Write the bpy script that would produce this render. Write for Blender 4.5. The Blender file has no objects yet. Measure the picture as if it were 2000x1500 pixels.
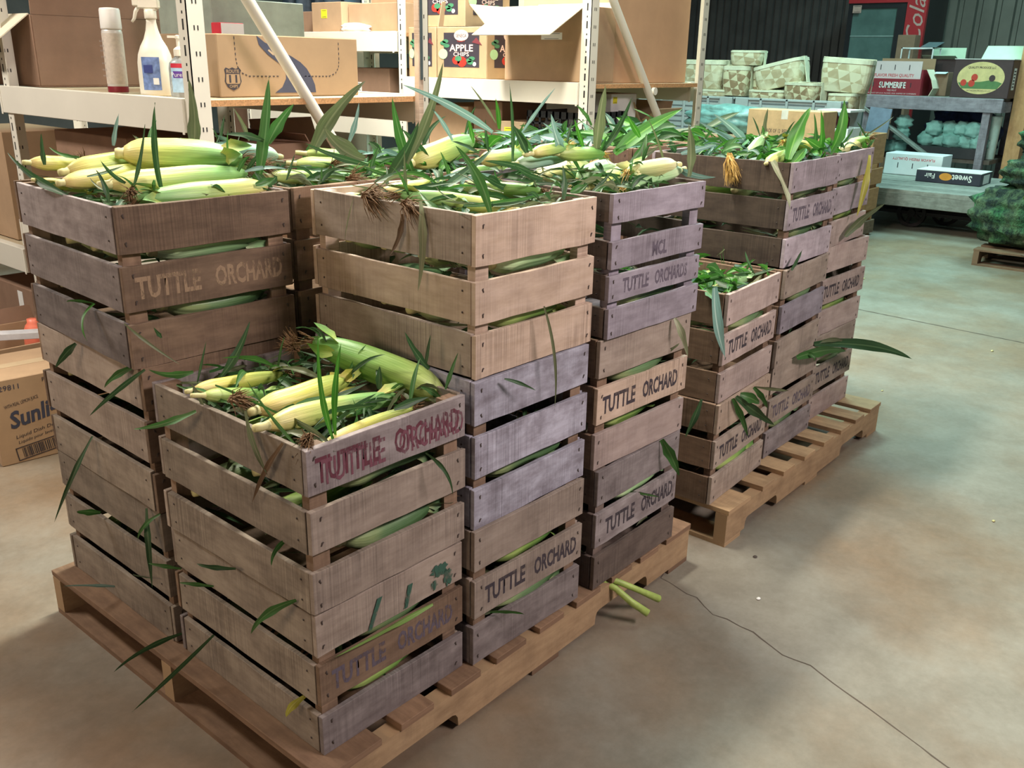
import bpy, math, random
from mathutils import Vector, Matrix

# ------------------------------------------------------------------ camera, world, lights, exposure
SC = bpy.context.scene
COL = SC.collection
PI = math.pi
F_PX, YAW, PITCH, ROLL = 1787.76, 0.69745, -0.33848, 0.01939
fw = Vector((math.cos(PITCH)*math.cos(YAW), math.cos(PITCH)*math.sin(YAW), math.sin(PITCH)))
rt = fw.cross(Vector((0, 0, 1))).normalized()
up = rt.cross(fw)
rt2 = math.cos(ROLL)*rt + math.sin(ROLL)*up
up2 = -math.sin(ROLL)*rt + math.cos(ROLL)*up
cd = bpy.data.cameras.new('camera')
cam = bpy.data.objects.new('camera', cd)
COL.objects.link(cam)
cd.sensor_width = 36
cd.lens = F_PX/2000*36
cd.clip_start = 0.02
m = Matrix((rt2, up2, -fw)).transposed().to_4x4()
m.translation = Vector((-0.7605, -1.0921, 1.3375))
cam.matrix_world = m
SC.camera = cam

SC.view_settings.view_transform = 'Standard'
SC.view_settings.look = 'None'
SC.view_settings.gamma = 1
SC.view_settings.use_curve_mapping = False
SC.view_settings.exposure = 0.0

W = bpy.data.worlds.new('world')
SC.world = W
W.use_nodes = True
W.node_tree.nodes['Background'].inputs[0].default_value = (0.66, 0.62, 0.74, 1)
W.node_tree.nodes['Background'].inputs[1].default_value = 0.18

def area(name, loc, target, sx, sy, power, color):
    l = bpy.data.lights.new(name, 'AREA')
    l.shape = 'RECTANGLE'
    l.size = sx
    l.size_y = sy
    l.energy = power
    l.color = color
    o = bpy.data.objects.new(name, l)
    COL.objects.link(o)
    o.location = loc
    d = Vector(target)-Vector(loc)
    o.rotation_euler = d.to_track_quat('-Z', 'Y').to_euler()
    return o
area('lamp_or_fill_light', (1.15, 1.05, 3.3), (1.15, 1.05, 0), 1.2, 0.25, 150, (1.0, 0.95, 0.80))
area('lamp_or_fill_light', (2.0, 2.05, 2.95), (2.1, 2.05, 0), 0.25, 1.2, 150, (1.0, 0.96, 0.86))  # fill added above the aisle to brighten the beams of both racks
area('lamp_or_fill_light', (4.9, 2.2, 4.0), (4.7, 1.9, 0), 2.2, 1.4, 270, (0.58, 1.0, 0.90))
area('lamp_or_fill_light', (9.0, 1.0, 4.3), (8.6, 1.4, 0), 2.4, 0.6, 170, (0.55, 1.0, 0.95))
area('lamp_or_fill_light', (3.8, -1.2, 3.9), (3.6, -0.9, 0), 1.2, 0.3, 34, (0.84, 1.0, 0.86))
area('lamp_or_fill_light', (-1.0, 2.6, 2.9), (0.2, 2.5, 0.6), 1.2, 0.3, 80, (1.0, 0.92, 0.82))
area('lamp_or_fill_light', (-2.5, 0.1, 1.85), (0.5, 0.3, 0.8), 1.0, 0.3, 24, (1.0, 0.74, 0.48))  # added warm fill from the left, set low so crate tops shade farther crates
area('lamp_or_fill_light', (1.5, -3.0, 3.2), (1.0, 0.0, 1.2), 1.2, 0.4, 36, (1.0, 0.86, 0.82)).data.spread = math.radians(85)

# ------------------------------------------------------------------ materials
MATS = {}
def nt(name):
    if name in MATS: return None, None, None
    mt = bpy.data.materials.new(name)
    mt.use_nodes = True
    MATS[name] = mt
    return mt, mt.node_tree.nodes, mt.node_tree.links

def setp(b, col=None, rough=None, metal=None, **k):
    if col is not None: b.inputs['Base Color'].default_value = (*col, 1)
    if rough is not None: b.inputs['Roughness'].default_value = rough
    if metal is not None: b.inputs['Metallic'].default_value = metal
    for kk, v in k.items(): b.inputs[kk].default_value = v

def tone_noise(n, l, coord, scale, vec=(1, 1, 1), detail=3, rough=.6):
    mp = n.new('ShaderNodeMapping')
    mp.inputs['Scale'].default_value = vec
    l.new(coord, mp.inputs['Vector'])
    t = n.new('ShaderNodeTexNoise')
    t.inputs['Scale'].default_value = scale
    t.inputs['Detail'].default_value = detail
    t.inputs['Roughness'].default_value = rough
    l.new(mp.outputs[0], t.inputs['Vector'])
    return t.outputs['Fac']

def ramp(n, l, fac, a, b, ca=(0, 0, 0), cb=(1, 1, 1)):
    r = n.new('ShaderNodeValToRGB')
    r.color_ramp.elements[0].position = a
    r.color_ramp.elements[1].position = b
    r.color_ramp.elements[0].color = (*ca, 1)
    r.color_ramp.elements[1].color = (*cb, 1)
    l.new(fac, r.inputs[0])
    return r.outputs[0]

def mix(n, l, fac, a, b, mode='MIX'):
    x = n.new('ShaderNodeMix')
    x.data_type = 'RGBA'
    x.blend_type = mode
    for sock, v in ((x.inputs['Factor'], fac), (x.inputs[6], a), (x.inputs[7], b)):
        if isinstance(v, (int, float)): sock.default_value = v
        elif isinstance(v, tuple): sock.default_value = (*v, 1)
        else: l.new(v, sock)
    return x.outputs[2]

def plain(name, col, rough=.6, metal=0, var=.12, scale=18, bump=0, **k):
    mt, n, l = nt(name)
    if mt is None: return MATS[name]
    b = n['Principled BSDF']
    setp(b, col, rough, metal, **k)
    tc = n.new('ShaderNodeTexCoord')
    f = tone_noise(n, l, tc.outputs['Object'], scale, detail=4)
    c0 = tuple(c*(1-var) for c in col)
    c1 = tuple(min(1, c*(1+var)) for c in col)
    l.new(ramp(n, l, f, .3, .7, c0, c1), b.inputs['Base Color'])
    if bump:
        bp = n.new('ShaderNodeBump')
        bp.inputs['Strength'].default_value = bump
        bp.inputs['Distance'].default_value = .004
        l.new(f, bp.inputs['Height'])
        l.new(bp.outputs[0], b.inputs['Normal'])
    return mt

def wood(name, c1, c2, stain=.35, saw=.42, rough=.85):
    mt, n, l = nt(name)
    if mt is None: return MATS[name]
    b = n['Principled BSDF']
    setp(b, None, rough)
    uv = n.new('ShaderNodeUVMap')
    uv.uv_map = 'UVMap'
    g = tone_noise(n, l, uv.outputs[0], 1, (7, 46, 1), 5, .65)
    col = mix(n, l, ramp(n, l, g, .30, .70), c2, c1)
    s = tone_noise(n, l, uv.outputs[0], 1, (250, 3, 1), 2, .5)
    big = tone_noise(n, l, uv.outputs[0], 1, (6, 5, 1), 2, .5)
    sf = n.new('ShaderNodeMath'); sf.operation = 'MULTIPLY'; sf.inputs[1].default_value = saw*1.7
    l.new(ramp(n, l, big, .38, .62), sf.inputs[0])
    col = mix(n, l, sf.outputs[0], col, ramp(n, l, s, .3, .7, (.42, .40, .40), (1.05, 1.05, 1.05)), 'MULTIPLY')
    st = tone_noise(n, l, uv.outputs[0], 1, (13, 17, 1), 5, .65)
    col = mix(n, l, stain, col, ramp(n, l, st, .38, .58, (.35, .30, .30), (1, 1, 1)), 'MULTIPLY')
    at = n.new('ShaderNodeAttribute')
    at.attribute_name = 'tone'
    mul = n.new('ShaderNodeMath')
    mul.operation = 'MULTIPLY_ADD'
    mul.inputs[1].default_value = .7
    mul.inputs[2].default_value = .65
    l.new(at.outputs['Fac'], mul.inputs[0])
    cmb = n.new('ShaderNodeCombineColor')
    for i in range(3): l.new(mul.outputs[0], cmb.inputs[i])
    col = mix(n, l, 1.0, col, cmb.outputs[0], 'MULTIPLY')
    l.new(col, b.inputs['Base Color'])
    bp = n.new('ShaderNodeBump')
    bp.inputs['Strength'].default_value = .25
    bp.inputs['Distance'].default_value = .002
    l.new(g, bp.inputs['Height'])
    l.new(bp.outputs[0], b.inputs['Normal'])
    return mt

def stencil(name, col, cover=.45):
    mt, n, l = nt(name)
    if mt is None: return MATS[name]
    b = n['Principled BSDF']
    setp(b, col, .9)
    tc = n.new('ShaderNodeTexCoord')
    f = tone_noise(n, l, tc.outputs['Object'], 60, (3, 1, 1), 4, .7)
    g = tone_noise(n, l, tc.outputs['Object'], 9, (1, 1, 1), 2, .5)
    ad = n.new('ShaderNodeMath')
    ad.operation = 'ADD'
    l.new(f, ad.inputs[0])
    l.new(g, ad.inputs[1])
    a = ramp(n, l, ad.outputs[0], cover*2-.22, cover*2+.22)
    tr = n.new('ShaderNodeBsdfTransparent')
    ms = n.new('ShaderNodeMixShader')
    l.new(a, ms.inputs[0])
    l.new(tr.outputs[0], ms.inputs[1])
    l.new(b.outputs[0], ms.inputs[2])
    l.new(ms.outputs[0], n['Material Output'].inputs['Surface'])
    return mt

def leafmat(name, col, rib):
    mt, n, l = nt(name)
    if mt is None: return MATS[name]
    b = n['Principled BSDF']
    setp(b, col, .5)
    uv = n.new('ShaderNodeUVMap')
    uv.uv_map = 'UVMap'
    f = tone_noise(n, l, uv.outputs[0], 1, (1.5, 26, 1), 3, .6)
    c = ramp(n, l, f, .3, .7, tuple(x*.55 for x in col), tuple(min(1, x*1.35) for x in col))
    sx = n.new('ShaderNodeSeparateXYZ')
    l.new(uv.outputs[0], sx.inputs[0])
    d = n.new('ShaderNodeMath'); d.operation = 'SUBTRACT'; d.inputs[1].default_value = .5
    l.new(sx.outputs[1], d.inputs[0])
    a = n.new('ShaderNodeMath'); a.operation = 'ABSOLUTE'
    l.new(d.outputs[0], a.inputs[0])
    c = mix(n, l, ramp(n, l, a.outputs[0], .03, .075), rib, c)
    l.new(c, b.inputs['Base Color'])
    t = n.new('ShaderNodeBsdfTranslucent')
    l.new(c, t.inputs[0])
    ms = n.new('ShaderNodeMixShader')
    ms.inputs[0].default_value = .28
    l.new(b.outputs[0], ms.inputs[1])
    l.new(t.outputs[0], ms.inputs[2])
    l.new(ms.outputs[0], n['Material Output'].inputs['Surface'])
    return mt

def huskmat(name, stalk, mid, tip, p=.45):
    mt, n, l = nt(name)
    if mt is None: return MATS[name]
    b = n['Principled BSDF']
    setp(b, mid, .42)
    uv = n.new('ShaderNodeUVMap')
    uv.uv_map = 'UVMap'
    sx = n.new('ShaderNodeSeparateXYZ')
    l.new(uv.outputs[0], sx.inputs[0])
    w = tone_noise(n, l, uv.outputs[0], 3, (1, 1.5, 1), 2)
    ad = n.new('ShaderNodeMath'); ad.operation = 'MULTIPLY_ADD'; ad.inputs[1].default_value = .5
    l.new(w, ad.inputs[0]); l.new(sx.outputs[0], ad.inputs[2])
    r = n.new('ShaderNodeValToRGB')
    e = r.color_ramp.elements
    e[0].position = .22; e[0].color = (*stalk, 1)
    e[1].position = 1.2 if False else 1.0; e[1].color = (*tip, 1)
    k = e.new(p+.15); k.color = (*mid, 1)
    l.new(ad.outputs[0], r.inputs[0])
    s = tone_noise(n, l, uv.outputs[0], 1, (2.2, 58, 1), 3, .6)
    c = mix(n, l, .55, r.outputs[0], ramp(n, l, s, .35, .62, (.55, .62, .40), (1.15, 1.12, 1.1)), 'MULTIPLY')
    l.new(c, b.inputs['Base Color'])
    bp = n.new('ShaderNodeBump')
    bp.inputs['Strength'].default_value = .35
    bp.inputs['Distance'].default_value = .002
    l.new(s, bp.inputs['Height'])
    l.new(bp.outputs[0], b.inputs['Normal'])
    return mt

# wood kinds: main, dark
WD = {
 'tan': wood('wood_tan', (.60, .465, .37), (.46, .34, .25), .2),
 'tangrey': wood('wood_tan_grey', (.42, .345, .29), (.31, .245, .20), .3),
 'grey': wood('wood_grey', (.33, .29, .29), (.22, .185, .185), .45),
 'lav': wood('wood_lavender_grey', (.36, .325, .375), (.25, .22, .26), .35),
 'white': wood('wood_whitewashed', (.50, .50, .60), (.33, .31, .37), .6),
 'brown': wood('wood_brown', (.31, .205, .135), (.20, .128, .082), .35),
 'side': wood('wood_side_shade', (.325, .27, .215), (.22, .178, .14), .4),  # grey-brown for the left stacks, shade of their side faces put into the colour
 'dgrey': wood('wood_dark_grey', (.25, .215, .21), (.165, .138, .135), .45),
 'mauve': wood('wood_mauve', (.50, .43, .48), (.36, .31, .34), .35),
 'vdark': wood('wood_side_deep_shade', (.115, .082, .06), (.075, .052, .038), .45),  # sides of the farther top crates, their shadow painted into the wood colour
 'dbrown': wood('wood_dark_brown', (.235, .155, .105), (.15, .098, .066), .35),
 'dark': wood('wood_dark', (.20, .15, .125), (.13, .095, .08), .4),
 'pink': wood('wood_pinkish', (.50, .40, .37), (.39, .30, .27), .25),
 'pallet': wood('wood_pallet', (.46, .315, .18), (.34, .22, .12), .3, .08),
 'palletdark': wood('wood_pallet_dark', (.27, .165, .10), (.17, .10, .06), .3, .08),
 'pine': wood('wood_pine', (.60, .34, .17), (.48, .25, .11), .2, .05),
 'old': wood('wood_old_grey', (.30, .31, .28), (.20, .20, .18), .4, .05),
}
OSB = plain('particle_board', (.50, .27, .12), .8, var=.35, scale=140)
OSBTOP = plain('particle_board_face', (.52, .42, .28), .7, var=.15, scale=160)
WHITE = plain('white_enamel', (.72, .69, .60), .4, var=.03, scale=6)
HOLE = plain('hole_dark', (.02, .02, .02), .9)
NAIL = plain('nail_dark', (.05, .035, .03), .7)
CARD = plain('cardboard', (.42, .28, .17), .85, var=.07, scale=12)
CARDL = plain('cardboard_light', (.47, .35, .22), .85, var=.06, scale=12)
CARDD = plain('cardboard_dark', (.27, .165, .11), .85, var=.1, scale=12)
CARDT = plain('cardboard_tan', (.32, .215, .125), .85, var=.06, scale=12)
CARDIN = plain('cardboard_pale_inside', (.74, .67, .52), .85, var=.04, scale=12)
INK = plain('ink_dark', (.035, .03, .04), .7)
INKB = plain('ink_blue_black', (.045, .05, .085), .7)
RED = plain('ink_red', (.62, .03, .05), .6)
YEL = plain('sticker_yellow', (.85, .78, .03), .6)
WHT = plain('label_white', (.82, .82, .80), .6, var=.03)
ST = {
 'black': stencil('stencil_black', (.045, .035, .045), .42),
 'faint': stencil('stencil_faded', (.11, .09, .12), .50),
 'red': stencil('stencil_red', (.12, .028, .045), .44),
 'redghost': stencil('stencil_red_ghost', (.17, .06, .085), .50),
 'pale': stencil('stencil_pale', (.30, .205, .135), .47),
 'green': stencil('paint_green', (.035, .10, .07), .48),
}
LF = {
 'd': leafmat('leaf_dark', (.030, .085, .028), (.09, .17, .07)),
 'm': leafmat('leaf_mid', (.045, .15, .03), (.12, .24, .08)),
 'g': leafmat('leaf_bright', (.05, .21, .02), (.16, .38, .07)),
 'o': leafmat('leaf_olive', (.12, .145, .07), (.20, .21, .12)),
 'b': leafmat('leaf_silvery', (.17, .30, .26), (.40, .52, .46)),
 'p': leafmat('leaf_pale', (.36, .40, .25), (.50, .50, .34)),
 'w': leafmat('leaf_withered', (.13, .075, .04), (.20, .12, .07)),
 'y': leafmat('leaf_yellow', (.50, .47, .07), (.6, .55, .15)),
 'pg': leafmat('leaf_pale_green', (.22, .38, .09), (.35, .5, .2)),
}
HK = {
 'y': huskmat('husk_yellow', (.75, .60, .28), (.58, .55, .10), (.36, .44, .10)),
 'yg': huskmat('husk_yellow_green', (.74, .62, .26), (.48, .58, .16), (.22, .44, .15)),
 'g': huskmat('husk_green', (.50, .60, .22), (.30, .47, .12), (.14, .32, .08)),
 'pg': huskmat('husk_pale_green', (.60, .72, .45), (.38, .62, .32), (.28, .48, .24)),
 'py': huskmat('husk_pale_yellow', (.80, .76, .50), (.68, .66, .30), (.48, .55, .24)),
 'c': huskmat('husk_bluish', (.45, .60, .45), (.30, .50, .40), (.20, .38, .32)),
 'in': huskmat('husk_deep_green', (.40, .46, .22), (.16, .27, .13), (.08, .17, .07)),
}
SILK = plain('silk_brown', (.16, .085, .035), .8, var=.4, scale=60)
SILKY = plain('silk_golden', (.55, .36, .10), .7, var=.4, scale=60)
STALK = plain('stalk_pale', (.58, .54, .26), .6, var=.1, scale=40)

# ------------------------------------------------------------------ mesh helpers
rnd = random.Random(7)
class MB:
    def __init__(s):
        s.v = []; s.f = []; s.m = []; s.uv = []; s.t = []
    def face(s, idx, uv, mat=0, tone=.5):
        s.f.append(idx); s.uv.append(uv); s.m.append(mat); s.t.append(tone)
    def box(s, x0, x1, y0, y1, z0, z1, mat=0, tone=.5, M=None, seg=1, jit=0, r=None, jax=None):
        """a board: grain runs along the longest side, seg cuts it there, jit roughens its long edges"""
        r = r or rnd
        lo = (x0, y0, z0); hi = (x1, y1, z1)
        d = [hi[i]-lo[i] for i in range(3)]
        L = max(range(3), key=lambda i: d[i])
        a, b = [i for i in range(3) if i != L]
        base = len(s.v)
        ou, ov = r.random()*9, r.random()*9
        for k in range(seg+1):
            t = k/seg
            for (sa, sb) in ((0, 0), (1, 0), (1, 1), (0, 1)):
                p = [0, 0, 0]
                p[L] = lo[L]+d[L]*t
                p[a] = lo[a]+d[a]*sa+(r.uniform(-jit, jit) if jit and jax in (None, a) else 0)*min(1, d[a]/.03)
                p[b] = lo[b]+d[b]*sb+(r.uniform(-jit, jit) if jit and jax in (None, b) else 0)*min(1, d[b]/.03)
                q = Vector(p)
                s.v.append(M @ q if M else q)
        offs = (0, d[a], d[a]+d[b], 2*d[a]+d[b], 2*(d[a]+d[b]))
        flip = (L == 1)
        for k in range(seg):
            u0 = ou+d[L]*k/seg; u1 = ou+d[L]*(k+1)/seg
            for j in range(4):
                i0 = base+4*k+j; i1 = base+4*k+(j+1) % 4
                q = (i0, i1, i1+4, i0+4)
                w = [(u0, ov+offs[j]), (u0, ov+offs[j+1]), (u1, ov+offs[j+1]), (u1, ov+offs[j])]
                if flip: q = q[::-1]; w = w[::-1]
                s.face(q, w, mat, tone)
        e0 = (base+3, base+2, base+1, base); n = base+4*seg
        e1 = (n, n+1, n+2, n+3)
        w0 = [(ou, ov+d[b]), (ou+d[a]*.2, ov+d[b]), (ou+d[a]*.2, ov), (ou, ov)]
        if flip: e0 = e0[::-1]; e1 = e1[::-1]
        s.face(e0, w0, mat, tone); s.face(e1, w0, mat, tone)
    def bar(s, p0, p1, w, h, mat=0, tone=.5, M=None, upv=(0, 0, 1)):
        p0 = Vector(p0); p1 = Vector(p1)
        z = (p1-p0); L = z.length; z.normalize()
        x = z.cross(Vector(upv))
        if x.length < 1e-4: x = z.cross(Vector((1, 0, 0)))
        x.normalize(); y = z.cross(x)
        R = Matrix((x, y, z)).transposed().to_4x4(); R.translation = p0
        s.box(-w/2, w/2, -h/2, h/2, 0, L, mat, tone, (M @ R) if M else R)
    def lathe(s, prof, n=16, mat=0, M=None, cap=True, sx=1, sy=1):
        base = len(s.v)
        for (r, z) in prof:
            for k in range(n):
                a = 2*PI*k/n
                q = Vector((r*math.cos(a)*sx, r*math.sin(a)*sy, z))
                s.v.append(M @ q if M else q)
        for i in range(len(prof)-1):
            for k in range(n):
                k2 = (k+1) % n
                u0, u1 = k/n, (k+1)/n
                s.face((base+i*n+k, base+i*n+k2, base+(i+1)*n+k2, base+(i+1)*n+k),
                       [(u0, i), (u1, i), (u1, i+1), (u0, i+1)], mat)
        if cap:
            s.face(tuple(base+k for k in range(n-1, -1, -1)), [(0, 0)]*n, mat)
            o = base+(len(prof)-1)*n
            s.face(tuple(o+k for k in range(n)), [(0, 0)]*n, mat)
    def tube(s, pts, rad, n=8, mat=0, closed=False):
        pts = [Vector(p) for p in pts]
        rr = rad if isinstance(rad, (list, tuple)) else [rad]*len(pts)
        base = len(s.v)
        ref = Vector((.13, .37, .92))
        for i, p in enumerate(pts):
            t = (pts[min(i+1, len(pts)-1)]-pts[max(i-1, 0)]).normalized()
            x = t.cross(ref)
            if x.length < .05: x = t.cross(Vector((1, 0, 0)))
            x.normalize(); y = t.cross(x)
            for k in range(n):
                a = 2*PI*k/n
                s.v.append(p+rr[i]*(x*math.cos(a)+y*math.sin(a)))
        for i in range(len(pts)-1):
            for k in range(n):
                k2 = (k+1) % n
                s.face((base+i*n+k, base+i*n+k2, base+(i+1)*n+k2, base+(i+1)*n+k),
                       [(i*.1, k/n), (i*.1, (k+1)/n), (i*.1+.1, (k+1)/n), (i*.1+.1, k/n)], mat)
        s.face(tuple(base+k for k in range(n-1, -1, -1)), [(0, 0)]*n, mat)
        o = base+(len(pts)-1)*n
        s.face(tuple(o+k for k in range(n)), [(0, 0)]*n, mat)
    def poly(s, pts, mat=0, M=None, th=0):
        """flat polygon in x,y given anticlockwise; th gives it thickness along +z"""
        b = len(s.v); n = len(pts)
        for p in pts:
            q = Vector((p[0], p[1], th)); s.v.append(M @ q if M else q)
        s.face(tuple(range(b, b+n)), [(p[0], p[1]) for p in pts], mat)
        if th:
            for p in pts:
                q = Vector((p[0], p[1], 0)); s.v.append(M @ q if M else q)
            for k in range(n):
                k2 = (k+1) % n
                s.face((b+k, b+n+k, b+n+k2, b+k2), [(0, 0)]*4, mat)
    def build(s, name, mats, parent=None, smooth=False, loc=None, bevel=0):
        me = bpy.data.meshes.new(name)
        me.from_pydata([tuple(v) for v in s.v], [], s.f)
        if not isinstance(mats, (list, tuple)): mats = [mats]
        for q in mats: me.materials.append(q)
        me.polygons.foreach_set('material_index', s.m)
        uvl = me.uv_layers.new(name='UVMap')
        flat = []
        for w in s.uv:
            for c in w: flat += [c[0], c[1]]
        uvl.data.foreach_set('uv', flat)
        at = me.attributes.new('tone', 'FLOAT', 'FACE')
        at.data.foreach_set('value', s.t)
        if smooth: me.polygons.foreach_set('use_smooth', [True]*len(s.f))
        me.update()
        o = bpy.data.objects.new(name, me)
        COL.objects.link(o)
        if loc is not None: o.location = loc
        if parent is not None: o.parent = parent
        if bevel:
            bm = o.modifiers.new('bevel', 'BEVEL')
            bm.width = bevel; bm.segments = 1; bm.limit_method = 'ANGLE'
        return o

def tag(o, label=None, cat=None, group=None, kind=None):
    if label: o['label'] = label
    if cat: o['category'] = cat
    if group: o['group'] = group
    if kind: o['kind'] = kind
    return o
def thing(name, label, cat, loc=(0, 0, 0), rz=0, group=None):
    o = bpy.data.objects.new(name, None)
    o.empty_display_size = .05
    COL.objects.link(o)
    o.location = loc
    o.rotation_euler = (0, 0, rz)
    return tag(o, label, cat, group)
def copy_tree(o, parent=None):
    c = o.copy()
    COL.objects.link(c)
    c.parent = parent
    for ch in o.children: copy_tree(ch, c)
    return c

def text(body, mat, parent, M, width, height, th=.0004, name='lettering', shear=0, bold=.0):
    cu = bpy.data.curves.new('t', 'FONT')
    cu.body = body
    cu.size = 1
    cu.offset = bold
    cu.shear = shear
    cu.resolution_u = 2
    ob = bpy.data.objects.new('t', cu)
    COL.objects.link(ob)
    dg = bpy.context.evaluated_depsgraph_get()
    me = bpy.data.meshes.new_from_object(ob.evaluated_get(dg), depsgraph=dg)
    bpy.data.objects.remove(ob)
    xs = [v.co.x for v in me.vertices]; ys = [v.co.y for v in me.vertices]
    x0, x1, y0, y1 = min(xs), max(xs), min(ys), max(ys)
    sx = width/(x1-x0); sy = height/(y1-y0)
    for v in me.vertices:
        v.co = Vector(((v.co.x-(x0+x1)/2)*sx, (v.co.y-(y0+y1)/2)*sy, 0))
    me.materials.clear()
    me.materials.append(mat)
    o = bpy.data.objects.new(name, me)
    COL.objects.link(o)
    o.parent = parent
    o.matrix_local = M @ Matrix.Translation((0, 0, th))
    return o
# frames for flat things: local x = reading direction, local y = up, local z = outward
def on_front(x, y, z):      # face looking to -y
    return Matrix.Translation((x, y, z)) @ Matrix.Rotation(PI/2, 4, 'X')
def on_left(x, y, z):       # face looking to -x
    return Matrix.Translation((x, y, z)) @ Matrix.Rotation(-PI/2, 4, 'Z') @ Matrix.Rotation(PI/2, 4, 'X')
def on_top(x, y, z, a=0):
    return Matrix.Translation((x, y, z)) @ Matrix.Rotation(a, 4, 'Z')

# ------------------------------------------------------------------ floor, walls, ceiling
def structure(name, mb, mats, **k):
    o = mb.build(name, mats, **k)
    o['kind'] = 'structure'
    return o
mt, n, l = nt('concrete')
b = n['Principled BSDF']; setp(b, None, .62)
tc = n.new('ShaderNodeTexCoord')
f1 = tone_noise(n, l, tc.outputs['Object'], 1.1, detail=6)
f2 = tone_noise(n, l, tc.outputs['Object'], 38, detail=5, rough=.75)
f3 = tone_noise(n, l, tc.outputs['Object'], 3.7, detail=5, rough=.7)
c = ramp(n, l, f1, .40, .60, (.235, .165, .105), (.265, .245, .205))
c = mix(n, l, .5, c, ramp(n, l, f3, .38, .6, (.60, .54, .48), (1, 1, 1)), 'MULTIPLY')
c = mix(n, l, .45, c, ramp(n, l, f2, .3, .7, (.72, .70, .66), (1.08, 1.08, 1.08)), 'MULTIPLY')
l.new(c, b.inputs['Base Color'])
bp = n.new('ShaderNodeBump'); bp.inputs['Strength'].default_value = .12; bp.inputs['Distance'].default_value = .003
l.new(f2, bp.inputs['Height']); l.new(bp.outputs[0], b.inputs['Normal'])
mb = MB(); mb.box(-9, 13.2, -8, 8.2, -.2, 0)
floor = structure('floor', mb, MATS['concrete'])
CRACK = plain('crack_dark', (.09, .07, .055), .95)
def strip(name, pts, w, wob, parent):
    mb = MB(); r = random.Random(3)
    P = []
    for i in range(len(pts)-1):
        a, b_ = Vector(pts[i]), Vector(pts[i+1]); k = max(1, int((b_-a).length/.03))
        for j in range(k):
            q = a.lerp(b_, j/k); P.append(q+Vector((r.uniform(-wob, wob), r.uniform(-wob, wob))))
    P.append(Vector(pts[-1]))
    for i, p in enumerate(P):
        d = (P[min(i+1, len(P)-1)]-P[max(0, i-1)]).normalized(); nn = Vector((-d.y, d.x))
        ww = w*r.uniform(.5, 1.3)
        mb.v += [Vector((*(p+nn*ww/2), .0006)), Vector((*(p-nn*ww/2), .0006))]
    for i in range(len(P)-1):
        mb.face((2*i, 2*i+1, 2*i+3, 2*i+2), [(0, 0)]*4)
    return mb.build(name, CRACK, floor)
strip('crack', [(1.33, .02), (1.205, .006), (1.18, -.089), (1.183, -.122), (1.139, -.188), (1.145, -.229), (1.137, -.304), (1.114, -.364),
                (1.1, -.403), (1.103, -.466), (1.096, -.494), (1.074, -.534), (1.044, -.633), (.968, -.817), (.94, -1.2)], .0032, .0035, floor)
strip('expansion_joint', [(4.9, 2.6), (4.666, 1.133), (4.559, .707), (4.481, -.185), (4.40, -1.3), (4.3, -3)], .012, .002, floor)

WALL = plain('corrugated_dark', (.17, .175, .155), .45, .3, var=.15, scale=3)
WALLD = plain('corrugated_darker', (.13, .115, .115), .4, .3, var=.2, scale=3)
def corrugated(name, y0, y1, x, pitch, mat, z1=5.0, depth=.035):
    mb = MB(); pts = []; y = y0
    while y < y1:
        pts += [(x, y), (x, y+pitch*.62), (x+depth, y+pitch*.70), (x+depth, y+pitch*.92)]; y += pitch
    for (a, c) in pts: mb.v += [Vector((a, c, 0)), Vector((a, c, z1))]
    for i in range(len(pts)-1): mb.face((2*i+2, 2*i, 2*i+1, 2*i+3), [(0, 0)]*4)
    return structure(name, mb, mat)
corrugated('wall_back', -6, 3.35, 12.6, .225, WALL)
corrugated('wall_back', 3.35, 8.0, 12.58, .115, WALLD)
mb = MB(); mb.box(-9, 13, 7.6, 7.8, 0, 5); structure('wall_left', mb, plain('wall_dark_boards', (.065, .06, .058), .6, var=.3, scale=2))
mb = MB(); mb.box(-9, 13.2, -8, 8.2, 5, 5.2); structure('ceiling', mb, plain('roof_deck', (.16, .15, .14), .9))

# ------------------------------------------------------------------ pallets
def pallet(label, x0, x1, y0, y1, kmat, boards, loc=None, group=None, notch=((.10, .28), (.70, .88)), smat=None):
    lx = x1-x0; ly = y1-y0
    t = thing('pallet', label, 'pallet', (x0, y0, 0), 0, group)
    r = random.Random(int(x0*100)+5)
    for yy in (0, ly/2-.019, ly-.038):                     # stringers with fork notches
        zb, zt, zn = .014, .104, .050
        P = [(0, zb)]
        for (a, b_) in notch:
            q0, q1 = lx*a, lx*b_
            P += [(q0, zb), (q0+.002, zn-.014), (q0+.008, zn-.004), (q0+.018, zn), (q1-.018, zn), (q1-.008, zn-.004), (q1-.002, zn-.014), (q1, zb)]
        P += [(lx, zb), (lx, zt), (lx*.5, zt), (0, zt)]
        mb = MB(); mb.poly(P, 0, on_front(0, yy+.038, 0), .038)
        mb.poly([(x_, z_) for x_, z_ in P][::-1], 0, on_front(0, yy+.038, 0), 0)
        mb.build('stringer', WD[smat or kmat], t)
    for (bx, bw, ov) in boards:
        mb = MB(); mb.box(bx, bx+bw, -.004-ov, ly+.004, .104, .1195, 0, r.uniform(.3, .8), seg=6, jit=.0012, r=r)
        mb.build('deck_board', WD[kmat], t, bevel=.001)
    for bx in (0.0, lx*.5-.05, lx-.10):
        mb = MB(); mb.box(bx, bx+.10, 0, ly, .0, .014, 0, r.uniform(.3, .7), r=r)
        mb.build('bottom_board', WD[kmat], t)
    return t
pallet('pale timber pallet under the near crate stacks', .035, 1.335, 0.0, 1.06, 'palletdark',
       [(0, .14, 0), (.19, .09, 0), (.33, .09, 0), (.47, .10, 0), (.62, .09, 0), (.76, .10, 0), (.91, .09, 0), (1.04, .09, 0), (1.17, .13, 0)], smat='pallet', notch=((.09, .272), (.652, .837)))
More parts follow.
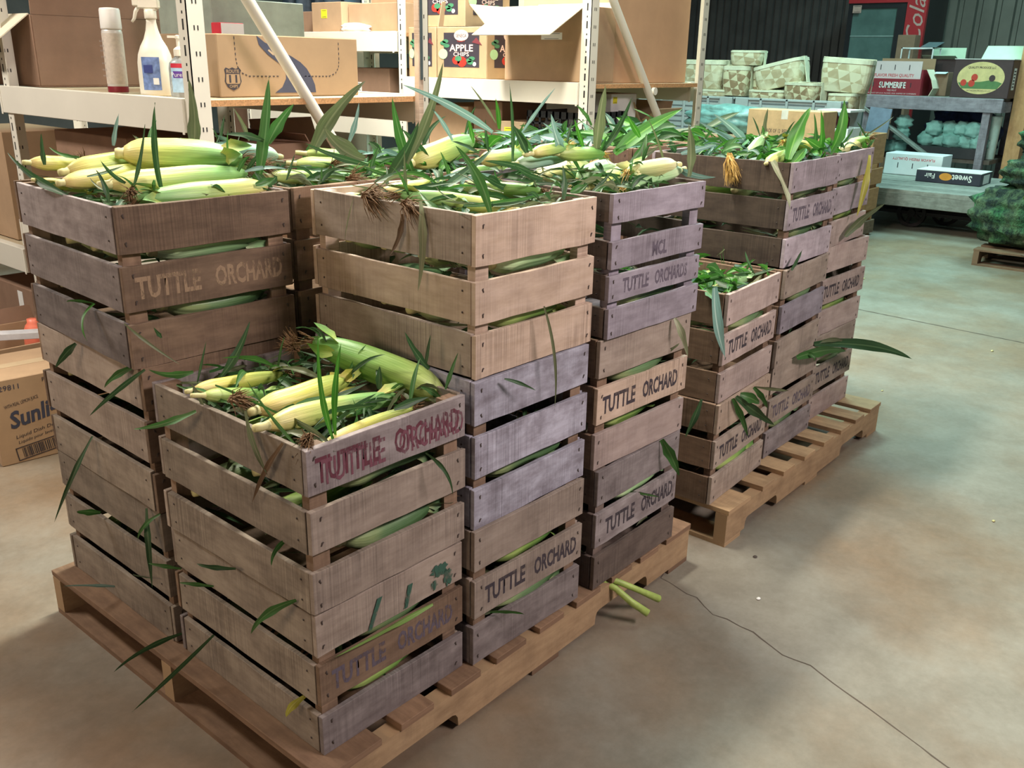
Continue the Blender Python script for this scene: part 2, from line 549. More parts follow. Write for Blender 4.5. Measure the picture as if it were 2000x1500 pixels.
pallet('orange-brown timber pallet with gapped deck under the farther crate stacks', 1.475, 2.715, -.045, 1.12, 'pallet',
       [(0, .14, 0), (.22, .085, 0), (.37, .085, 0), (.53, .085, 0), (.69, .085, 0), (.84, .085, 0), (.98, .085, 0), (1.13, .11, 0)])

# ------------------------------------------------------------------ crates
STD = [(.001, .090), (.114, .203), (.227, .317)]
def crate(key, label, x, y, a, w, h, z, mats, slats=None, marks=(), post='brown', L=.488, side=None):
    r = random.Random(sum(ord(c)*i for i, c in enumerate(key, 3)))
    slats = slats or [(p*h/.318, q*h/.318) for p, q in STD]
    t = thing('wooden_crate', label, 'crate', (x, y, z), a, 'slatted orchard crates stacked on the pallets')
    if isinstance(mats, str): mats = [mats]*len(slats)
    side = side or mats
    if isinstance(side, str): side = [side]*len(slats)
    uniq = sorted(set(mats)); us = sorted(set(side))
    th = .011
    front = None; dys = []
    for yy in (0, L-th):
        mb = MB()
        for (z0, z1), mk in zip(slats, mats):
            dx = r.uniform(-.002, .002); dz = r.uniform(-.0015, .0015); dy = r.uniform(-.0015, .001)
            mb.box(dx, w+dx, yy+dy, yy+th+dy, max(0, z0+dz), z1+dz, uniq.index(mk), r.uniform(.25, .75), seg=7, jit=.0012, jax=2, r=r)
            dys.append(dy)
            for nx in (.017+r.uniform(-.004, .004), w-.019+r.uniform(-.004, .004)):
                for nz in (z0+.2*(z1-z0), z1-.22*(z1-z0)):
                    M = on_front(nx+dx, yy+dy-.0007, nz) @ Matrix.Rotation(r.uniform(-.5, .5), 4, 'Z')
                    mb.poly([(-.0012, -.0045), (.0014, -.004), (.0018, .002), (.004, .0035), (.0005, .005), (-.002, .003)], len(uniq), M, .0008) if yy == 0 else None
        o = mb.build('end_panel', [WD[q] for q in uniq]+[NAIL], t, bevel=.0012)
        if yy == 0: front = o
    for xx in (0, w-.010):
        mb = MB()
        for (z0, z1), mk in zip(slats, side):
            dz = r.uniform(-.003, .003)
            mb.box(xx, xx+.010, th+.002, L-th-.002, max(0, z0+dz), min(h, z1+dz), us.index(mk), r.uniform(.25, .75), seg=8, jit=.0011, r=r)
            for ny in (.035, L-.035):
                if xx == 0:
                    for nz in (z0+.25*(z1-z0), z1-.25*(z1-z0)):
                        mb.poly([(-.002, -.002), (.002, -.002), (.002, .002), (-.002, .002)], len(us), on_left(-.0008, ny, nz), .0008)
        mb.build('side_panel', [WD[q] for q in us]+[NAIL], t, bevel=.0012)
    for px in (.0105, w-.0105-.036):
        for py in (th+.0008, L-th-.0008-.020):
            mb = MB(); mb.box(px, px+.036, py, py+.020, .002, h-.004, 0, r.uniform(.3, .7), r=r)
            mb.build('corner_post', WD[post], t)
    mb = MB()
    for i in range(4):
        ww = (L-.05)/4
        mb.box(.0108, w-.0108, .034+i*ww, .034+(i+1)*ww-.012, .003, .011, 0, r.random(), r=r)
    mb.build('bottom', WD[post], t)
    for (s, mat, si, wd, hh, cx, dz, bold) in marks:
        z0, z1 = slats[si]
        words = s.split()
        tot = sum(len(q) for q in words)+1.1*(len(words)-1)
        x0 = w*cx-wd/2
        for q in words:
            ww = wd*len(q)/tot
            text(q, ST[mat], front, on_front(x0+ww/2, dys[si]-(.0005 if 'ghost' in mat else .0003), (z0+z1)/2+dz), ww*.96, hh, 0, 'stencil_lettering', bold=bold)
            x0 += ww+wd*1.1/tot
    CR[key] = dict(t=t, x=x, y=y, a=a, w=w, h=h, z=z, L=L)
    return t, front
CR = {}
TO = 'TUTTLE  ORCHARD'
def stamp(mat='black', si=1, wd=.315, hh=.044, cx=.5, dz=0, s=TO, bold=.034): return (s, mat, si, wd, hh, cx, dz, bold)
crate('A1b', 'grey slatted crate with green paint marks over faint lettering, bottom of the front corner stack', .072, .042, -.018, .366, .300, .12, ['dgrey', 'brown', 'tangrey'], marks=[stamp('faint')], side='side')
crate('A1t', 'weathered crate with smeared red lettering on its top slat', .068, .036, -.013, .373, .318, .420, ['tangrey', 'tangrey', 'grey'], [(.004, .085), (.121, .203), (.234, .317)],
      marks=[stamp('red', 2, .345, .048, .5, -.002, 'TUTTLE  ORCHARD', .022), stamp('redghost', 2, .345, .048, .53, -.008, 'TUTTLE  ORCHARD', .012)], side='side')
crate('A2b', 'grey-brown stencilled crate standing on the near pallet under the whitewashed crate', .452, .016, -.027, .362, .318, .12, ['dgrey', 'tangrey', 'tangrey'], marks=[stamp(cx=.52)])
crate('A2m', 'whitewashed blotchy crate without lettering, between two crates of the middle near stack', .460, .024, -.012, .368, .318, .438, 'white')
crate('A2t', 'clean tan unmarked crate of corn, topmost of the middle near stack', .468, .029, -.014, .371, .318, .756, 'tan', [(.001, .089), (.110, .194), (.221, .317)], side=['tangrey', 'tan', 'tangrey'], post='tan')
crate('A3b', 'dark grey stencilled crate lowest in the stack with the four-slat crate', .864, .000, -.005, .368, .318, .12, ['dark', 'grey', 'grey'], marks=[stamp(cx=.53)], side='dark', post='dark')
crate('A3m', 'tan stencilled crate with a pale top slat, directly under the four-slat crate', .858, .010, -.045, .370, .318, .438, ['pink', 'tan', 'tangrey'], marks=[stamp(cx=.47)], side='brown')
crate('A3t', 'lavender-grey four-slat crate with two rows of faded stencilling', .870, .002, -.034, .371, .321, .756, 'lav', [(0, .070), (.086, .144), (.160, .222), (.258, .320)],
      marks=[stamp('faint', 2, .062, .034, .5, -.005, 'MCL', .04), stamp('faint', 1, .27, .034, .49, .002, 'TUTTLE  ORCHARDS', .03)], side='dark', post='lav')
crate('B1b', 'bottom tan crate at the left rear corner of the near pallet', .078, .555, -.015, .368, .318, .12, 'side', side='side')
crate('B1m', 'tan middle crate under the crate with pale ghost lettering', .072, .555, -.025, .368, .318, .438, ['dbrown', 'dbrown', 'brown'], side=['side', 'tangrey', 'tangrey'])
crate('B1t', 'brown crate with pale ghost lettering, heaped with yellow-green corn', .058, .557, -.058, .372, .318, .756, 'dbrown', marks=[stamp('pale', 1, .33, .044, .5)], side=['dgrey', 'dgrey', 'grey'])
for i, kz in enumerate('bmt'):
    lev = ('bottom', 'middle', 'topmost')[i]
    crate('B2'+kz, lev+' crate of the stack behind the clean tan crate', .457, .552, 0, .370, .318, .12+.318*i, 'brown', side='brown')
    crate('B3'+kz, lev+' crate of the stack behind the four-slat crate', .872, .545, 0, .370, .318, .12+.318*i, 'brown', side='dark')
crate('C1b', 'bottom stencilled crate at the near corner of the farther pallet', 1.470, .013, .055, .374, .312, .12, ['tangrey', 'tangrey', 'tan'], marks=[stamp(cx=.5)], side='brown')
crate('C1t', 'pinkish stencilled crate overflowing with leaves at the near corner of the farther pallet', 1.481, .023, .056, .371, .318, .432, ['pink', 'pink', 'pink'], marks=[stamp(cx=.5)], side='brown')
crate('C2b', 'dim stencilled crate at the bottom of the middle stack on the farther pallet', 1.888, .047, .014, .370, .314, .12, ['grey', 'tangrey', 'tangrey'], marks=[stamp('faint')], side='brown')
crate('C2m', 'lavender-grey unmarked crate in the middle of the farther pallet', 1.884, .040, .047, .369, .318, .434, ['tangrey', 'lav', 'tangrey'], side='brown')
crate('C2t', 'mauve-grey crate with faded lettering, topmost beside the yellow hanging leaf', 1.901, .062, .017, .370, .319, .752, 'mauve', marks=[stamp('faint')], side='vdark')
crate('C3b', 'bottom stencilled crate at the far end of the farther pallet', 2.306, .079, .0, .370, .316, .12, ['pink', 'tangrey', 'tangrey'], marks=[stamp()])
crate('C3m', 'pinkish stencilled crate at the far end, second from the bottom', 2.314, .088, -.025, .371, .318, .436, ['pink', 'pink', 'pink'], marks=[stamp(cx=.46)])
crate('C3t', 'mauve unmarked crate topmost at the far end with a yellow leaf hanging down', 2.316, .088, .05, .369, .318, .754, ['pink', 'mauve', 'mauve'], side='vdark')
for i, kz in enumerate('bmt'):
    lev = ('bottom', 'middle', 'topmost')[i]
    for j, (kk, nm) in enumerate((('D1', 'near'), ('D2', 'middle'), ('D3', 'far'))):
        crate(kk+kz, '%s crate of the %s stack in the rear row on the farther pallet' % (lev, nm), 1.478+.413*j, .615, 0, .370, .318, .12+.318*i, 'brown')

# green paint marks on the lowest front crate
M0 = on_front(0, -.0016, 0)
A1F = [c_ for c_ in CR['A1b']['t'].children if c_.name.startswith('end_panel')][0]
def blot(cx, cz, rx, rz, seed, n=22):
    mb = MB()
    r = random.Random(seed)
    mb.poly([(cx+rx*math.cos(2*PI*k/n)*r.uniform(.6, 1.1), cz+rz*math.sin(2*PI*k/n)*r.uniform(.6, 1.1)) for k in range(n)], 0, M0, .0003)
    mb.build('green_paint_mark', ST['green'], A1F)
blot(.300, .262, .026, .018, 1); blot(.322, .238, .014, .022, 2); blot(.285, .235, .010, .012, 9)
for (x0, z0, x1, z1) in ((.118, .212, .145, .272), (.208, .218, .222, .266)):
    mb = MB(); mb.poly([(x0-.005, z0), (x0+.005, z0), (x1+.006, z1), (x1-.006, z1)], 0, M0, .0003)
    mb.build('green_paint_mark', ST['green'], A1F)

# ------------------------------------------------------------------ corn leaves and ears
def blade(mb, A, B, bend, w, N=None, seg=10, mat=0, fold=.22, wave=.0, r=rnd, skew=.35):
    A = Vector(A); B = Vector(B); mid = (A+B)/2+2*Vector(bend)
    N = Vector(N or (-.72, -.66, .2))
    base = len(mb.v); ph = r.random()*6
    for i in range(seg+1):
        t = i/seg
        p = (1-t)**2*A+2*t*(1-t)*mid+t*t*B
        d = (2*(1-t)*(mid-A)+2*t*(B-mid)).normalized()
        s = d.cross(N)
        if s.length < .05: s = d.cross(Vector((0, 0, 1)))
        s.normalize(); nn = s.cross(d).normalized()
        s = Matrix.Rotation(.5*math.sin(ph)+.9*(t-.3)*math.cos(ph), 3, d) @ s
        nn = s.cross(d).normalized()
        ww = w*.5*(min(1, .38+.62*(t/skew)) if t < skew else max(0, (1-(t-skew)/(1-skew)))**.72)
        ww *= 1+.07*math.sin(ph+t*17)
        wv = wave*math.sin(ph+t*9)
        for k, (q, hgt) in enumerate(((-1, 1), (-.5, .35), (0, 0), (.5, .35), (1, 1))):
            mb.v.append(p+s*ww*q+nn*(ww*fold*hgt*2+wv*q))
    for i in range(seg):
        for k in range(4):
            a = base+5*i+k
            mb.face((a, a+1, a+6, a+5), [(i/seg, k/4), (i/seg, (k+1)/4), ((i+1)/seg, (k+1)/4), ((i+1)/seg, k/4)], mat)

def silk_tuft(mb, c, d, L, n, r, spread=.5):
    for _ in range(n):
        q = (d+Vector((r.uniform(-1, 1), r.uniform(-1, 1), r.uniform(-1, 1)))*spread).normalized()
        e = c+q*L*r.uniform(.5, 1.1)+Vector((0, 0, -L*r.uniform(0, .35)))
        mid = (c+e)/2+Vector((r.uniform(-1, 1), r.uniform(-1, 1), r.uniform(0, 1)))*L*.12
        c0 = c+Vector((r.uniform(-1, 1), r.uniform(-1, 1), r.uniform(-1, 1)))*.006
        mb.tube([c0, mid, e], [.0012, .001, .0003], 3)

def ear_parts(root, L, R, tone, r, leaves=2, silk='SILK', nleaf=('d', 'm')):
    """an ear in its husk along local +x, stalk end at the origin"""
    n, s = 26, 16
    mb = MB(); ph = r.random(); bow = r.uniform(-.06, .06)*L; ns = r.choice((3, 4)); tw = r.uniform(-.25, .25)
    for i in range(s+1):
        t = i/s
        p = .42+.58*min(1, t/.16)**.7 if t < .5 else 1.0
        if t > .5: p = 1-.62*((t-.5)/.5)**2.1
        if i == s: p *= .55
        for k in range(n):
            a = k/n
            g = (a*ns+tw*t+ph) % 1
            rr = R*p*(.90+.16*g+.014*math.sin(a*2*PI*11+ph*9)+.03*math.sin(t*9+ph*7+a*6.3))
            mb.v.append(Vector((L*t, bow*4*t*(1-t)+rr*math.cos(2*PI*a), rr*math.sin(2*PI*a))))
    for i in range(s):
        for k in range(n):
            k2 = (k+1) % n
            mb.face((i*n+k, i*n+k2, (i+1)*n+k2, (i+1)*n+k)[::-1], [(i/s, k/n), (i/s, (k+1)/n), ((i+1)/s, (k+1)/n), ((i+1)/s, k/n)][::-1])
    mb.face(tuple(range(n)), [(0, 0)]*n); mb.face(tuple(s*n+k for k in range(n-1, -1, -1)), [(1, 0)]*n)
    # loose husk tips at the silk end
    for k in range(3):
        a = r.random()*6.28
        mb2p = Vector((L*.82, R*.55*math.cos(a), R*.55*math.sin(a)))
        blade(mb, mb2p, mb2p+Vector((L*r.uniform(.16, .30), R*r.uniform(.2, .8)*math.cos(a), R*r.uniform(.2, .8)*math.sin(a))), (0, 0, 0), R*1.1, (0, math.cos(a), math.sin(a)), 6, 0, r=r)
    mb.build('husk', HK[tone], root, smooth=True)
    mb = MB(); sl = r.uniform(.012, .03)
    M = Matrix.Rotation(PI/2, 4, 'Y')
    mb.lathe([(R*.30, -sl), (R*.36, -sl*.6), (R*.33, -sl*.3), (R*.46, .006)], 10, 0, M)
    mb.build('stalk', STALK, root, smooth=True)
    mb = MB(); silk_tuft(mb, Vector((L*.97, 0, 0)), Vector((1, 0, 0)), max(.03, R*1.5), 26, r)
    mb.build('silk', SILK if silk == 'SILK' else SILKY, root)
    for k in range(leaves):
        a = r.random()*6.28
        A = Vector((L*r.uniform(.85, .98), R*.4*math.cos(a), R*.4*math.sin(a)))
        B = A+Vector((r.uniform(-.02, .07), r.uniform(-.05, .05), r.uniform(.01, .08)))
        mb = MB(); blade(mb, A, B, (0, 0, .01), r.uniform(.006, .012), None, 8, r=r)
        mb.build('leaf', LF[r.choice(nleaf)], root, smooth=True)

STACKNAME = {'A1': 'the front corner crate with red lettering', 'A2': 'the clean tan crate', 'A3': 'the four-slat crate', 'B1': 'the pale-lettered brown crate by the rack',
             'B2': 'the crate behind the clean tan crate', 'B3': 'the crate behind the four-slat crate', 'C1': 'the pinkish near-corner crate of the farther pallet',
             'C2': 'the mauve-grey crate above the farther pallet', 'C3': 'the far-end mauve crate', 'D1': 'the near rear crate of the farther pallet', 'D2': 'the middle rear crate of the farther pallet', 'D3': 'the far rear crate of the farther pallet'}
EARS = [
('B1', (0.218, 0.8, 1.141), (0.417, 0.67, 1.13), 0.034, 'yg', 'fat yellow-green ear lying topmost on the pale-lettered brown crate'),
('B1', (0.114, 0.84, 1.109), (0.305, 0.84, 1.131), 0.023, 'yg', 'yellow-green ear half under the topmost fat ear, beside the left rim'),
('B1', (0.076, 0.78, 1.095), (0.304, 0.78, 1.105), 0.02, 'y', 'yellow ear with a long bare stalk end just below the topmost fat ear'),
('B1', (0.121, 0.68, 1.097), (0.418, 0.66, 1.098), 0.025, 'yg', 'yellow-green ear lying second from the front board of the pale-lettered crate'),
('B1', (0.417, 0.6, 1.073), (0.123, 0.6, 1.077), 0.024, 'yg', 'green ear lying along the front board of the pale-lettered brown crate'),
('B1', (0.088, 0.95, 1.119), (0.247, 0.95, 1.104), 0.016, 'y', 'thin yellow ear poking over the far left corner by the rack'),
('B1', (0.706, 0.95, 1.095), (0.529, 0.95, 1.13), 0.022, 'c', 'bluish-green ear behind the topmost fat ear'),
('B1', (0.078, 0.89, 1.087), (0.182, 0.89, 1.059), 0.012, 'y', 'small yellow ear at the left rim of the brown crate'),
('B2', (0.477, 0.66, 1.087), (0.798, 0.66, 1.053), 0.016, 'g', 'slender green ear lying across the gap beside the brown crate'),
('B2', (0.657, 0.8, 1.091), (0.817, 0.68, 1.077), 0.02, 'g', 'green ear half buried behind the slender ear'),
('B3', (0.885, 0.63, 1.092), (1.114, 0.63, 1.139), 0.032, 'yg', 'fat green ear with a yellow stalk end sloping up behind the clean tan crate'),
('A3', (0.88, 0.39, 1.118), (1.03, 0.39, 1.124), 0.019, 'yg', 'short yellow-green ear right of the fat sloping ear'),
('A3', (0.879, 0.49, 1.07), (1.07, 0.49, 1.075), 0.018, 'g', 'green ear under the fat sloping ear'),
('B2', (0.728, 0.85, 1.107), (0.82, 0.78, 1.094), 0.018, 'g', 'green ear far back behind the broad drooping leaf'),
('A2', (0.573, 0.4, 1.071), (0.772, 0.4, 1.074), 0.015, 'y', 'yellow ear lying deep in the clean tan crate'),
('A2', (0.675, 0.12, 1.054), (0.48, 0.25, 1.088), 0.017, 'yg', 'long pale green ear lying along the left rim of the clean tan crate'),
('A2', (0.498, 0.44, 1.061), (0.631, 0.44, 1.041), 0.012, 'y', 'yellow ear tip in the left back corner of the clean tan crate'),
('A2', (0.555, 0.22, 1.062), (0.767, 0.22, 1.045), 0.015, 'g', 'green ear beside the long pale ear in the clean tan crate'),
('A2', (0.765, 0.34, 1.07), (0.825, 0.16, 1.074), 0.017, 'g', 'dark shaded ear at the right side of the clean tan crate'),
('A3', (1.115, 0.42, 1.052), (1.231, 0.33, 1.088), 0.028, 'py', 'pale yellow ear pointing left on the four-slat crate'),
('A3', (1.235, 0.26, 1.083), (1.093, 0.26, 1.066), 0.03, 'pg', 'pale ear lying butt end up beside the withered brown leaf'),
('A3', (1.025, 0.18, 1.055), (1.222, 0.15, 1.099), 0.025, 'yg', 'green and yellow ear in the middle of the four-slat crate'),
('A3', (1.223, 0.07, 1.109), (1.016, 0.07, 1.109), 0.02, 'py', 'pale yellow ear at the back right of the four-slat crate'),
('A3', (1.232, 0.06, 1.097), (0.995, 0.06, 1.072), 0.018, 'pg', 'pale green ear resting on the front board of the four-slat crate'),
('A3', (0.88, 0.28, 1.118), (1.074, 0.28, 1.122), 0.017, 'c', 'bluish ear left of the pale yellow pointed ear'),
('A3', (0.993, 0.25, 1.136), (1.182, 0.25, 1.125), 0.016, 'g', 'green ear behind the four-slat crate'),
('A3', (0.898, 0.25, 1.142), (1.032, 0.25, 1.152), 0.015, 'yg', 'small yellow-green ear furthest back behind the four-slat crate'),
('A1', (0.093, 0.4, 0.745), (0.301, 0.4, 0.726), 0.015, 'y', 'yellow ear at the back left of the red-lettered crate'),
('A1', (0.122, 0.24, 0.74), (0.335, 0.24, 0.747), 0.024, 'y', 'fat yellow ear sloping through the red-lettered crate'),
('A1', (0.08, 0.15, 0.747), (0.381, 0.15, 0.718), 0.023, 'yg', 'long yellow-green ear in front of the fat yellow one'),
('A1', (0.446, 0.1, 0.72), (0.312, 0.32, 0.809), 0.033, 'g', 'big dark green ear across the right corner of the red-lettered crate'),
('A1', (0.133, 0.06, 0.727), (0.338, 0.06, 0.732), 0.01, 'y', 'slim bright yellow ear along the front board of the red-lettered crate'),
('A1', (0.078, 0.34, 0.754), (0.232, 0.34, 0.715), 0.014, 'g', 'green ear under the fat yellow one near the left rim'),
('C1', (1.674, 0.16, 0.717), (1.831, 0.14, 0.726), 0.022, 'pg', 'pale green ear among the leaves of the near-corner crate'),
('C1', (1.836, 0.3, 0.691), (1.848, 0.22, 0.735), 0.021, 'g', 'green ear at the left of the near-corner crate of the farther pallet'),
('C2', (1.909, 0.15, 1.063), (2.067, 0.15, 1.084), 0.019, 'yg', 'yellow-green ear above the hanging golden silk'),
('C2', (2.25, 0.17, 1.085), (2.046, 0.17, 1.116), 0.021, 'y', 'yellow ear behind the bright upright leaves'),
('C2', (2.08, 0.3, 1.066), (2.172, 0.3, 1.116), 0.02, 'pg', 'pale ear tip rising above the golden silk'),
('C3', (2.597, 0.2, 1.057), (2.676, 0.15, 1.085), 0.019, 'py', 'pale yellow ear near the right rim of the far-end crate'),
('C3', (2.663, 0.2, 1.075), (2.664, 0.12, 1.102), 0.017, 'g', 'green ear at the far corner of the far-end crate')
]
ETXT = {'y': 'yellow', 'yg': 'yellow-green', 'g': 'green', 'pg': 'pale green', 'py': 'pale yellow', 'c': 'bluish-green'}
seen_lab = {}
def unique(lab, extra):
    k = seen_lab.get(lab, 0); seen_lab[lab] = k+1
    return lab if k == 0 else None
for i, (s, A, B, R, tone, lab) in enumerate(EARS):
    r = random.Random(100+i)
    A = Vector(A); B = Vector(B); d = B-A
    o = thing('corn_ear', lab, 'corn', A, 0, 'ears of corn on top of '+STACKNAME[s])
    o.rotation_mode = 'QUATERNION'
    o.rotation_quaternion = d.to_track_quat('X', 'Z')
    ear_parts(o, d.length, R, tone, r, leaves=1 if R < .018 else 2, silk='gold' if s in ('C2', 'A3') else 'SILK')

# ears glimpsed through the slats: one built, the rest copied
proto = {}
def place_inside(key, spots, nm_):
    c = CR[key]
    for (lx, ly, lz, ang, v, where) in spots:
        lab = 'corn ear behind the %s of %s' % (where, nm_)
        if v not in proto:
            o = thing('corn_ear', lab, 'corn'); o.rotation_mode = 'XYZ'
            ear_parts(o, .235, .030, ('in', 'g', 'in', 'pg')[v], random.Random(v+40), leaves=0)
            proto[v] = o
        else:
            o = copy_tree(proto[v])
        ca, sa = math.cos(c['a']), math.sin(c['a'])
        o.location = (c['x']+ca*lx-sa*ly, c['y']+sa*lx+ca*ly, c['z']+lz)
        o.rotation_euler = (rnd.random()*6, 0, c['a']+ang)
        o['label'] = lab; o['category'] = 'corn'; o['group'] = 'ears inside '+nm_
IN = {'A1b': 'the lowest front corner crate', 'A1t': 'the red-lettered crate', 'A2b': 'the lowest crate under the whitewashed one', 'A2m': 'the whitewashed crate',
      'A2t': 'the clean tan crate', 'A3b': 'the dark lowest crate', 'A3m': 'the crate under the four-slat one', 'A3t': 'the four-slat crate',
      'B1b': 'the lowest left rear crate', 'B1m': 'the middle left rear crate', 'B1t': 'the pale-lettered crate', 'C1b': 'the lowest near-corner farther crate',
      'C1t': 'the pinkish near-corner crate', 'C2b': 'the lowest middle farther crate', 'C2m': 'the lavender middle farther crate', 'C2t': 'the faded mauve-grey crate',
      'C3b': 'the lowest far-end crate', 'C3m': 'the second far-end crate', 'C3t': 'the topmost far-end crate'}
for key, nm in IN.items():
    c = CR[key]; w = c['w']; r = random.Random(key+'q')
    sp = []
    g1, g2 = .102*c['h']/.318, .215*c['h']/.318
    if key == 'A3t': g1, g2 = .078, .235
    for g, gn in ((g1, 'lower'), (g2, 'upper')):
        if r.random() < .8 or key in ('A2t', 'A1t'): sp.append((.052+r.uniform(0, .05), .046, g+r.uniform(-.012, .006), r.uniform(-.05, .05), r.choice((0, 0, 0, 1, 3)), gn+' front gap'))
    if key in ('A1b', 'A1t', 'B1b', 'B1m', 'B1t', 'A2t', 'C2t', 'C1t'):
        for g, gn in ((g1, 'lower'), (g2, 'upper')):
            for yy, yn in ((.19, 'front'), (.30, 'middle'), (.40, 'rear')):
                if r.random() < .75: sp.append((.040+r.uniform(0, .02), yy+r.uniform(-.02, .02), g+r.uniform(-.01, .01), r.uniform(-.3, .3), r.choice((0, 1, 2, 0)), '%s side gap, %s part,' % (gn, yn)))
    place_inside(key, sp, nm)

